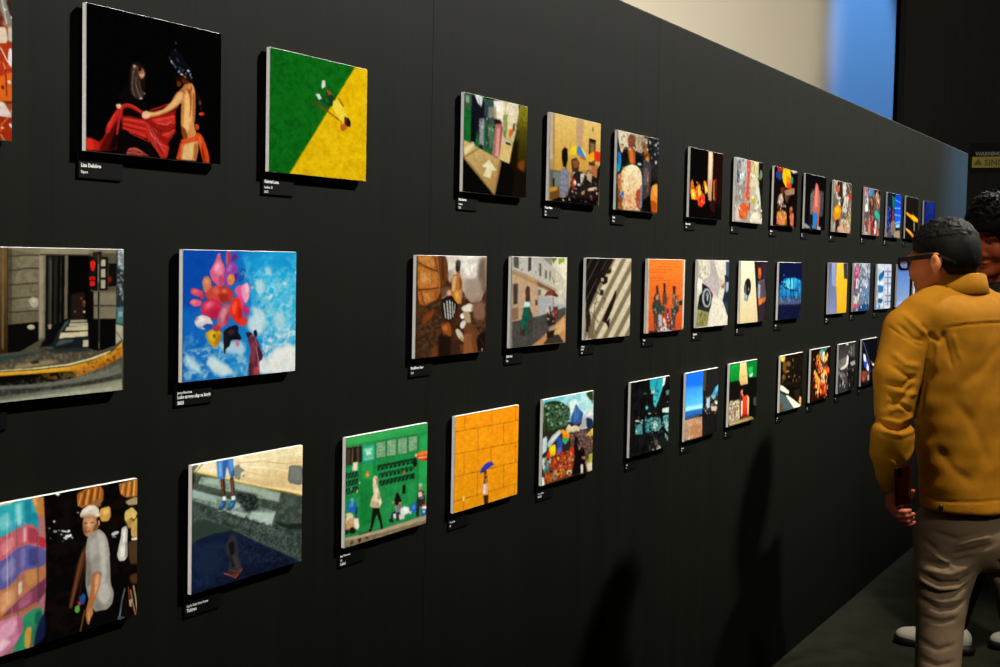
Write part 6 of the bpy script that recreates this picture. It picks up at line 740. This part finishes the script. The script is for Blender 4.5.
def build_hair(ctr_ax, P, s, top, sideh, front, vol, seed, name, parent, h=.004, locks=260, lr=.0045, ll=(.02, .05), lift=.006):
    f, l, u = ctr_ax
    c = P(0, 0, 0)
    s3 = np.array(s if isinstance(s, tuple) else (s, s, s)); s = float(s3.mean())
    H = Field(c - .22, c + .24, h)
    A = [f, l, u]
    H.ell(P(-.014, 0, .046 + top * .3), np.array(((.098 + vol), (.078 + vol), (.083 + top))) * s3, A, .01)
    H.ell(P(-.050, 0, .010), np.array(((.0615 + vol), (.0725 + vol), .080)) * s3, A, .02)
    r = np.random.default_rng(seed)
    for i in range(locks):                                   # locks
        th, ph = r.uniform(0, 2 * PI), math.acos(r.uniform(.25, 1))
        d = np.array((math.cos(th) * math.sin(ph), math.sin(th) * math.sin(ph), math.cos(ph)))
        p = np.array((-.014, 0, .046 + top * .3)) + d * ((.098 + vol), (.078 + vol), (.083 + top))
        t = np.array((front * .7 + r.normal() * .4, r.normal() * .5, -.1)); t = t - d * (t @ d); t /= np.linalg.norm(t)
        q = p + t * r.uniform(*ll) * (.3 + .7 * d[2]) + d * lift * r.uniform(-.3, 1) * d[2]
        H.cap(P(*p), P(*q), lr * s, .0015, .003)
    # cut away the face, the ears and the neck
    H.ell(P(.118, 0, -.045), np.array((.075, .11, .095 + sideh)) * s3, A, .006, True)
    for b in (1, -1):
        H.ell(P(.018, .10 * b, -.03), np.array((.066, .045, .052 + sideh)) * s3, A, .008, True)
    H.ell(P(-.06, 0, -.140), np.array((.14, .13, .072)) * s3, A, .012, True)
    v, q = H.mesh(); v = smooth_verts(v, q, 1, .3)
    return mesh_np(name, v, q, M['hair'], parent)
build_hair(A3, PH1, S1, .010, .014, 1., .003, 3, 'hair', G.e, .0036, 420, .0035, (.012, .03), .004)

# glasses: a thick front with two lenses, temples with bent tips
fr = empty('glasses', (0, 0, 0)); fr.parent = G.e
def rim_bm(P, b):
    bm = bmesh.new(); o_, i_ = [], []
    n = 28
    for k in range(n):
        t = 2 * PI * k / n
        sx = abs(math.cos(t)) ** .7 * math.copysign(1, math.cos(t)); sz = abs(math.sin(t)) ** .7 * math.copysign(1, math.sin(t))
        wob = .003 if sz > 0 else 0
        for lst, rx, rz in ((o_, .028, .0235 + wob), (i_, .0215, .0165)):
            lst.append([bm.verts.new(P(x, b * .031 + sx * rx, .002 + sz * rz)) for x in (.117, .111)])
    for k in range(n):
        a, c = k, (k + 1) % n
        for q in ((o_[a][0], o_[c][0], i_[c][0], i_[a][0]), (o_[a][1], i_[a][1], i_[c][1], o_[c][1]), (o_[a][0], o_[a][1], o_[c][1], o_[c][0]), (i_[a][0], i_[c][0], i_[c][1], i_[a][1])):
            bm.faces.new(q)
    bmesh.ops.recalc_face_normals(bm, faces=bm.faces)
    return bm
for b in (1, -1):
    bm_obj('rim', rim_bm(PH1, b), M['acetate'], fr)
    bm = bmesh.new(); ring = [bm.verts.new(PH1(.1135, b * .031 + math.cos(2 * PI * k / 20) * .0225, .002 + math.sin(2 * PI * k / 20) * .0175)) for k in range(20)]
    bm.faces.new(ring); r_ = bmesh.ops.extrude_face_region(bm, geom=bm.faces[:]); bmesh.ops.translate(bm, verts=[v for v in r_['geom'] if isinstance(v, bmesh.types.BMVert)], vec=Vector(HF) * .0015)
    bmesh.ops.recalc_face_normals(bm, faces=bm.faces); bm_obj('lens', bm, M['lens'], fr)
    bm = bmesh.new()
    path = [(.113, .058), (.05, .0725), (-.012, .0795), (-.045, .081), (-.068, .074), (-.084, .064)]
    hz = [.014, .012, .010, .006, -.010, -.024]
    prev = None; first = None
    for (a_, y_), z_ in zip(path, hz):
        hh = .0075 if a_ > -.02 else .0045
        ring = [bm.verts.new(PH1(a_, b * (y_ + q1), z_ + q2)) for q1, q2 in ((-.002, -hh), (.002, -hh), (.002, hh), (-.002, hh))]
        if prev:
            for k in range(4): bm.faces.new((prev[k], prev[(k + 1) % 4], ring[(k + 1) % 4], ring[k]))
        else: bm.faces.new(ring)
        prev = ring
    bm.faces.new(prev[::-1]); bmesh.ops.recalc_face_normals(bm, faces=bm.faces); bm_obj('temple', bm, M['acetate'], fr)
tube('bridge', [PH1(.113, .008, .008), PH1(.117, 0, .010), PH1(.113, -.008, .008)], .004, M['acetate'], fr)

# jacket
J = Field(G(862, 300, -.36) * (1, 1, 0) + (0, 0, G(950, 530)[2] - .03), G(1110, 300, .36) * (1, 1, 0) + (0, 0, G(950, 262)[2]), .0052)
top_c = G(961, 318); low_c = G(981, 490)
for t in np.linspace(0, 1.3, 12):
    c = top_c * (1 - t) + low_c * t
    J.ell(c, (.200 + .016 * t, .125 + .022 * t, .085), TA, .05)
J.cap(neck + TL * .165 + (0, 0, -.085), neck - TL * .165 + (0, 0, -.085), .062, .062, .05)
J.cap(neck + TL * .02 + (0, 0, -.02), neck + TL * .17 + (0, 0, -.085), .060, .058, .04)
J.cap(neck - TL * .02 + (0, 0, -.02), neck - TL * .17 + (0, 0, -.085), .060, .058, .04)
J.ell(low_c + (0, 0, -.236), (.60, .60, .198), TA, .006, True)                  # flat hem
J.chain([G(908, 332, -.09), G(897, 375, -.115), G(894, 412, -.13)], [.078, .069, .058], .016)      # left sleeve
J.chain([G(892, 436, -.138), G(890.5, 452, -.13), G(891, 472, -.115), G(892, 484, -.108)], [.0655, .060, .047, .038], .004)
J.chain([shr + TL * .01, shr + np.array((.045, .02, -.15)), elr], [.078, .070, .064], .016)
J.chain([elr, elr * .5 + wrr * .5, wrr + (0, 0, .02)], [.064, .055, .040], .012)
v, q = J.mesh(); v = smooth_verts(v, q, 2, .5); nm = normals(v, q)
folds = [
    ([(872, 421), (890, 424.5), (912, 419)], .007, .022), ([(872, 416), (890, 419), (910, 414)], .006, -.006), ([(871, 427), (892, 431), (912, 426)], .006, -.006),
    ([(879, 404), (893, 396), (908, 381)], .008, .011), ([(881, 392), (893, 401), (907, 412)], .007, .010), ([(878, 380), (895, 384), (910, 372)], .008, .010),
    ([(884, 398), (892, 398), (900, 404)], .006, -.007), ([(885, 388), (898, 391), (911, 392)], .007, -.006), ([(880, 409), (890, 405), (898, 408)], .006, -.005),
    ([(892, 322), (905, 337), (920, 341)], .007, .006), ([(898, 312), (914, 329), (926, 335)], .008, -.008), ([(922, 331), (934, 341), (940, 329)], .006, .008), ([(914, 320), (921, 332), (930, 338)], .006, .006),
    ([(938, 331), (942, 350), (946, 368)], .006, .006), ([(946, 331), (950, 345), (954, 360)], .007, -.005), ([(930, 330), (933, 352), (931, 375)], .008, -.006),
    ([(925, 338), (922, 375), (920, 420), (919, 500)], .006, .010), ([(885, 325), (894, 333), (909, 343), (919, 346)], .004, .004),
    ([(885, 350), (897, 362), (915, 365)], .009, -.006), ([(882, 362), (897, 373), (914, 378)], .007, .006),
    ([(935, 327), (960, 323.5), (985, 322), (1030, 322)], .0035, .004), ([(935, 325), (960, 321.5), (985, 320), (1030, 320)], .0035, -.002),
    ([(913, 496.5), (940, 498.5), (970, 497.5), (1040, 493)], .003, .0035), 
    ([(876, 445), (890, 455), (900, 470)], .009, .010), ([(908, 440), (898, 458), (890, 476)], .008, -.006), ([(880, 470), (889, 478), (898, 474)], .006, .006), ([(883, 484), (892, 488), (902, 482)], .005, .005), ([(884, 478), (892, 482), (900, 478)], .005, -.004),
    ([(945, 395), (965, 420), (985, 470)], .016, .004), ([(985, 380), (970, 430), (960, 485)], .018, -.004), ([(1000, 340), (975, 370), (950, 385)], .016, .004), ([(930, 440), (945, 465), (965, 480)], .014, .004),
]
v = crease(v, nm, folds, G.xz)
r = np.random.default_rng(5)
ph = r.uniform(0, 6, (6,))
v = v + nm * (.0022 * np.sin(v[:, 0] * 31 + v[:, 2] * 17 + ph[0]) * np.sin(v[:, 2] * 23 - v[:, 1] * 19 + ph[1]) + .0012 * np.sin(v[:, 0] * 67 - v[:, 2] * 41 + ph[2]))[:, None]
jk = mesh_np('jacket', v, q, M['jacket'], G.e)
# folded collar
bm = bmesh.new(); NS = 48; rings = []
prof = [(.081, -.022), (.083, .030), (.088, .040), (.095, .036), (.104, .006), (.111, -.020), (.106, -.024), (.098, .000), (.091, .020), (.088, -.02)]
cc = neck + np.array((.000, .0, .012))
for k in range(NS):
    t = 2 * PI * k / NS
    ring = []
    for rr, zz in prof:
        d = TL * math.cos(t) * rr * .93 + TF * math.sin(t) * rr * .80
        drop = -.034 * max(0, math.sin(t)) - .006 * abs(math.cos(t))
        ring.append(bm.verts.new(Vector(cc + d + np.array((0, 0, zz + drop)))))
    rings.append(ring)
for k in range(NS):
    a_, c_ = rings[k], rings[(k + 1) % NS]
    for j in range(len(prof)): bm.faces.new((a_[j], c_[j], c_[(j + 1) % len(prof)], a_[(j + 1) % len(prof)]))
bmesh.ops.recalc_face_normals(bm, faces=bm.faces)
bm_obj('collar', bm, M['jacket'], jk, smooth=True)
# snap button on the hem band
bvh_pts = v[nm[:, 1] < -.2]
bt = np.array(G.xz(937.5, 505.5)); near = bvh_pts[np.argmin(np.linalg.norm(bvh_pts[:, [0, 2]] - bt, axis=1))]
bm = bmesh.new(); bmesh.ops.create_uvsphere(bm, u_segments=14, v_segments=8, radius=.0095)
for w_ in bm.verts: w_.co = Vector((w_.co.x, w_.co.y * .4, w_.co.z)) + Vector(near)
bm_obj('snap_button', bm, M['button'], jk, smooth=True)

# trousers
T = Field(np.array((G(890, 500, -.2)[0], -.28, .03)), np.array((G(1090, 500)[0], .32, G(950, 480)[2])), .0055)
T.ell(pelvis + (0, 0, -.03), (.185, .130, .13), TA, .04)
T.chain([hipl + (0, 0, .02), knl, anl * .75 + knl * .25, anl + (0, 0, .01)], [.102, .073, .066, .062], .02)
T.cap(hipl + (-.02, .03, .01), knl + (-.004, 0, .10), .100, .078, .03)
T.chain([hipr + (0, 0, .02), knr, anr * .75 + knr * .25, anr + (0, 0, .01)], [.102, .073, .066, .062], .02)
v, q = T.mesh(); v = smooth_verts(v, q, 2, .5); nm = normals(v, q)
folds = [([(918, 572), (935, 580), (955, 579), (968, 569)], .008, .013), ([(919, 587), (935, 591), (955, 588), (966, 580)], .007, .011), ([(921, 600), (936, 607), (952, 605), (962, 598)], .006, .010),
    ([(918, 579), (935, 586), (957, 584)], .006, -.006), ([(921, 594), (938, 599), (958, 595)], .006, -.006), ([(920, 561), (940, 562), (970, 550)], .010, .009), ([(922, 568), (945, 570), (968, 560)], .007, -.006),
    ([(921, 537), (935, 552), (950, 556)], .008, .006), ([(945, 541), (962, 534), (984, 530)], .008, -.007), ([(940, 552), (962, 546), (985, 538)], .008, .008), ([(930, 530), (950, 535), (975, 526)], .008, .006),
    ([(925, 545), (938, 556), (950, 565)], .007, -.006), ([(920, 617), (938, 620), (955, 615)], .006, .006), ([(918, 640), (935, 648), (955, 642)], .008, .004), ([(918, 658), (935, 664), (955, 660)], .008, .004),
    ([(990, 555), (1000, 565), (1010, 566)], .007, .007), ([(993, 575), (1010, 585), (1030, 580)], .008, .008)]
v = crease(v, nm, folds, lambda a, b: G.xz(a, b, -.06))
mesh_np('trousers', v, q, M['trousers'], G.e)
def make_shoe(ank, d, parent, lo=None):
    d = np.array(d, float); d /= np.linalg.norm(d); s_ = np.array((-d[1], d[0], 0)); B = [d, s_, np.array((0, 0, 1.))]
    c = ank * (1, 1, 0)
    W = Field(c - .26, c + (.26, .26, .20), .005)
    W.ell(c + d * -.035 + (0, 0, .055), (.050, .042, .052), B, .03); W.ell(c + d * .06 + (0, 0, .045), (.09, .045, .040), B, .03); W.ell(c + d * .155 + (0, 0, .036), (.062, .046, .034), B, .03)
    W.cap(c + (0, 0, .08), c + (0, 0, .105), .044, .042, .02); W.cap(c + (0, 0, .115), c + (0, 0, .14), .03, .034, .004, True)
    W.ell(c + (0, 0, -.30), (.6, .6, .318), B, .0, True)
    v, q = W.mesh(); v = smooth_verts(v, q, 1, .4)
    sh = mesh_np('shoe', v, q, M['shoe_white'], parent)
    W = Field(c - .27, c + (.27, .27, .08), .005)
    W.ell(c + d * -.045 + (0, 0, .020), (.056, .046, .030), B, .02); W.ell(c + d * .05 + (0, 0, .020), (.11, .042, .030), B, .02); W.ell(c + d * .155 + (0, 0, .020), (.070, .050, .034), B, .02)
    W.ell(c + (0, 0, -.30), (.8, .8, .301), B, .0, True); W.ell(c + (0, 0, .36), (.8, .8, .320), B, .004, True)
    v, q = W.mesh(); v = smooth_verts(v, q, 1, .4)
    mesh_np('sole', v, q, M['shoe_black'], sh)
    for k in range(4):
        p = c + d * (.055 + .022 * k) + (0, 0, .090 - .007 * k)
        tube('lace', [Vector(p - s_ * .022), Vector(p + (0, 0, .004)), Vector(p + s_ * .022)], .0032, M['shoe_black'], sh, 6)
make_shoe(anl, TF, G.e); make_shoe(anr, TF + TL * -.2, G.e)

# phone held in the left hand
pc = G(903, 485.5, -.174); pe = empty('phone', G.o + RH * pc[0] + FH * pc[1] + Vector((0, 0, pc[2])))
pe.rotation_euler = (math.radians(2), math.radians(-7), G.e.rotation_euler.z + math.radians(28))
tag(pe, 'dark red phone gripped in the left hand of the person in mustard', 'phone')
bm = bmesh.new(); box(bm, -.031, .031, -.0042, .0042, -.060, .060, .004, 3); bm_obj('case', bm, M['phone'], pe, smooth=True)
bm = bmesh.new(); box(bm, -.0285, .0285, .0038, .0048, -.0575, .0575, .0005, 1); bm_obj('screen', bm, M['phone_glass'], pe)
bm = bmesh.new(); box(bm, -.026, -.006, -.0058, -.0038, .032, .055, .0015, 2); bm_obj('camera_bump', bm, M['phone_glass'], pe)

# ---------------------------------------------------------------- second person, behind
K = Figure('person', 990, 5.25, 'person with tousled dark hair facing left behind the mustard jacket')
yaw2 = 128
KA = head_axes(yaw2, -6)
kc = K(996, 241)
S2 = 1.06
B2 = Field(np.array((-.42, -.36, -.004)), np.array((.50, .40, K(990, 185)[2])), .0045)
k_ = math.radians(80); KL = np.array((-math.cos(k_), -math.sin(k_), 0)); KF = np.array((-math.sin(k_), math.cos(k_), 0)); KB = [KL, KF, TU]
kneck = K(1004, 285); kch = K(1000, 360); kpel = K(996, 478)
B2.ell(kch, (.17, .10, .20), KB); B2.ell(kpel, (.15, .10, .11), KB, .05); B2.cap(kch, kpel, .11, .10, .05)
B2.cap(kneck + (0, 0, -.03), K(1003, 262), .060, .056, .03); B2.cap(kneck + KL * .15 + (0, 0, -.07), kneck - KL * .15 + (0, 0, -.07), .045, .045, .05)
for sgn in (1, -1):
    a_ = kneck + KL * .18 * sgn + (0, 0, -.09); b_ = a_ + KL * .04 * sgn + np.array((.02, 0, -.28)); c_ = b_ + KF * .10 + (0, 0, -.22)
    B2.chain([a_, b_, c_], [.045, .036, .025], .02)
    hnd = c_ + KF * .03 + (0, 0, -.05); B2.cap(c_, hnd, .024, .026, .01); B2.ell(hnd + (0, 0, -.02), (.022, .034, .036), [KL, KF, TU], .01)
    for i in range(4):
        p0 = hnd + KF * (-.026 + .018 * i) + (0, 0, -.045); finger(B2, [p0, p0 + (0, 0, -.03), p0 - KL * sgn * .01 + (0, 0, -.05), p0 - KL * sgn * .022 + (0, 0, -.062)], .0088)
    p0 = hnd + KF * .03 + (0, 0, -.005); finger(B2, [p0, p0 + KF * .018 + (0, 0, -.02), p0 + KF * .022 + (0, 0, -.04), p0 + KF * .02 + (0, 0, -.052)], .0098)
K55 = np.array((-math.sin(math.radians(55)), math.cos(math.radians(55)), 0))
kal = K(949, 660, .14); kal[2] = .085; kar = K(1046, 660, .16); kar[2] = .085
khl = kpel + KL * .09 + (0, 0, -.05); khr = kpel - KL * .09 + (0, 0, -.05)
for a_, c_ in ((khl, kal), (khr, kar)):
    m_ = a_ * .5 + c_ * .5 + KF * .02; B2.chain([a_, m_, c_], [.075, .05, .032], .03); B2.cap(c_ + (0, 0, -.045), c_ + (K55 if a_ is khl else KF) * .10 + (0, 0, -.052), .026, .020, .02)
PH2 = build_head(B2, kc, KA, S2)
vs, F_ = B2.mesh(); vs = smooth_verts(vs, F_, 2, .4)
cl = skin_colour(vs, 'b4562c', [(PH2(-.03, 0, .085), KA, (.12, .10, .07), '20140e', .95), (PH2(.088, 0, -.078), KA, (.016, .022, .010), '74352c', .8),
    (PH2(.088, .031, .0), KA, (.006, .011, .0055), '8a7c70', .7), (PH2(.088, -.031, .0), KA, (.006, .011, .0055), '8a7c70', .7), (PH2(.0905, .031, .0), KA, (.005, .005, .006), '120a06', 1), (PH2(.0905, -.031, .0), KA, (.005, .005, .006), '120a06', 1),
    (PH2(.088, .030, .026), KA, (.014, .022, .0055), '1c120c', .9), (PH2(.088, -.030, .026), KA, (.014, .022, .0055), '1c120c', .9)])
mesh_np('body', vs, F_, M['skin'], K.e, cl)
build_hair(KA, PH2, S2, .036, -.004, 1., .030, 9, 'hair', K.e, .0042, 320, .006, (.03, .07), .02)
J = Field(np.array((-.45, -.40, K(990, 520)[2])), np.array((.55, .45, K(990, 262)[2])), .0075)
for t in np.linspace(0, 1, 7):
    J.ell((kneck + (0, 0, -.16)) * (1 - t) + (kpel + (0, 0, .03)) * t, (.195 + .015 * t, .125 + .015 * t, .095), KB, .05)
for sgn in (1, -1):
    J.cap(kneck + (0, 0, -.035), kneck + KL * .17 * sgn + (0, 0, -.085), .062, .062, .04)
    a_ = kneck + KL * .18 * sgn + (0, 0, -.09); b_ = a_ + KL * .04 * sgn + np.array((.02, 0, -.28)); c_ = b_ + KF * .10 + (0, 0, -.21)
    J.chain([a_, b_, c_], [.072, .062, .045], .02)
v, q = J.mesh(); v = smooth_verts(v, q, 2, .5)
hd = mesh_np('hooded_top', v, q, M['charcoal'], K.e)
bm = bmesh.new(); rings = []
for k in range(40):
    t = 2 * PI * k / 40; ring = []
    for rr, zz in ((.070, -.03), (.072, .012), (.082, .024), (.100, .012), (.112, -.025), (.10, -.04)):
        dd = KL * math.cos(t) * rr + KF * math.sin(t) * rr * .85
        ring.append(bm.verts.new(Vector(kneck + dd + np.array((0, 0, zz - .03 * max(0, math.sin(t)))))))
    rings.append(ring)
for k in range(40):
    for j in range(6): bm.faces.new((rings[k][j], rings[(k + 1) % 40][j], rings[(k + 1) % 40][(j + 1) % 6], rings[k][(j + 1) % 6]))
bmesh.ops.recalc_face_normals(bm, faces=bm.faces); bm_obj('collar', bm, M['charcoal'], hd, smooth=True)
T = Field(np.array((-.35, -.36, .04)), np.array((.40, .40, kpel[2] + .12)), .0075)
T.ell(kpel + (0, 0, -.02), (.175, .125, .12), KB, .04)
for a_, c_ in ((khl, kal), (khr, kar)):
    m_ = a_ * .5 + c_ * .5 + KF * .02; T.chain([a_ + (0, 0, .02), m_, c_ + (0, 0, .015)], [.098, .072, .058], .03)
v, q = T.mesh(); v = smooth_verts(v, q, 2, .5); mesh_np('trousers', v, q, M['black_cloth'], K.e)
make_shoe(kal, K55, K.e); make_shoe(kar, KF, K.e)


# ------------------------------------------------------------------ light
def aim(o, loc, tgt):
    o.location = loc
    o.rotation_euler = (Vector(tgt) - Vector(loc)).to_track_quat('-Z', 'Y').to_euler()
def spot(name, loc, tgt, watts, colr, size_deg, blend, radius):
    l = D.lights.new(name, 'SPOT'); l.energy = watts; l.color = colr; l.spot_size = math.radians(size_deg); l.spot_blend = blend; l.shadow_soft_size = radius
    o = D.objects.new(name, l); col.objects.link(o); aim(o, loc, tgt); return o
spot('ceiling_spot', (20, -11, 19), (18.455, -1.662, 22.228), 162000, (1, .97, .9), 150, 0.018, .9)
spot('hall_spot', (-8, -1.05, 1.75), (3.6, .02, 1.40), 2500, (1, .96, .89), 7.6, .35, .12)
spot('overhead_spot', (3.35, -2.0, 5.1), (4.5, -.75, .9), 900, (1, .90, .74), 36, .8, .12)
spot('leg_fill_spot', (.8, -3.6, 3.6), (4.5, -.84, .12), 430, (1, .90, .76), 13.5, .9, .2)  # added fill aimed at the trousers, not a known lamp of the hall
spot('aisle_spot', (6.6, -1.0, 5.2), (5.2, -.35, 0), 190, (1, .96, .84), 34, .9, .15)
spot('blue_stage_spot', (9.3, 1.5, 8.2), (10.5, 1.09, 3.1), 5200, (.11, .36, 1), 6.8, .5, .05)
spot('blue_wash_spot', (8.6, -4.0, 5.0), (9.2, 0, 1.6), 26000, (.14, .42, 1), 34, 1., .1)
spot('warm_wall_spot', (7.5, 4.3, 3.3), (10.5, 4.3, 3.3), 600, (1, .90, .70), 90.2, .05, .10)

w = D.worlds.new('hall'); sc.world = w; w.use_nodes = True
w.node_tree.nodes['Background'].inputs[0].default_value = (.9, .95, 1, 1)
w.node_tree.nodes['Background'].inputs[1].default_value = .004
sc.view_settings.view_transform = 'Standard'; sc.view_settings.look = 'None'
sc.view_settings.exposure = 0; sc.view_settings.gamma = 1; sc.view_settings.use_curve_mapping = False
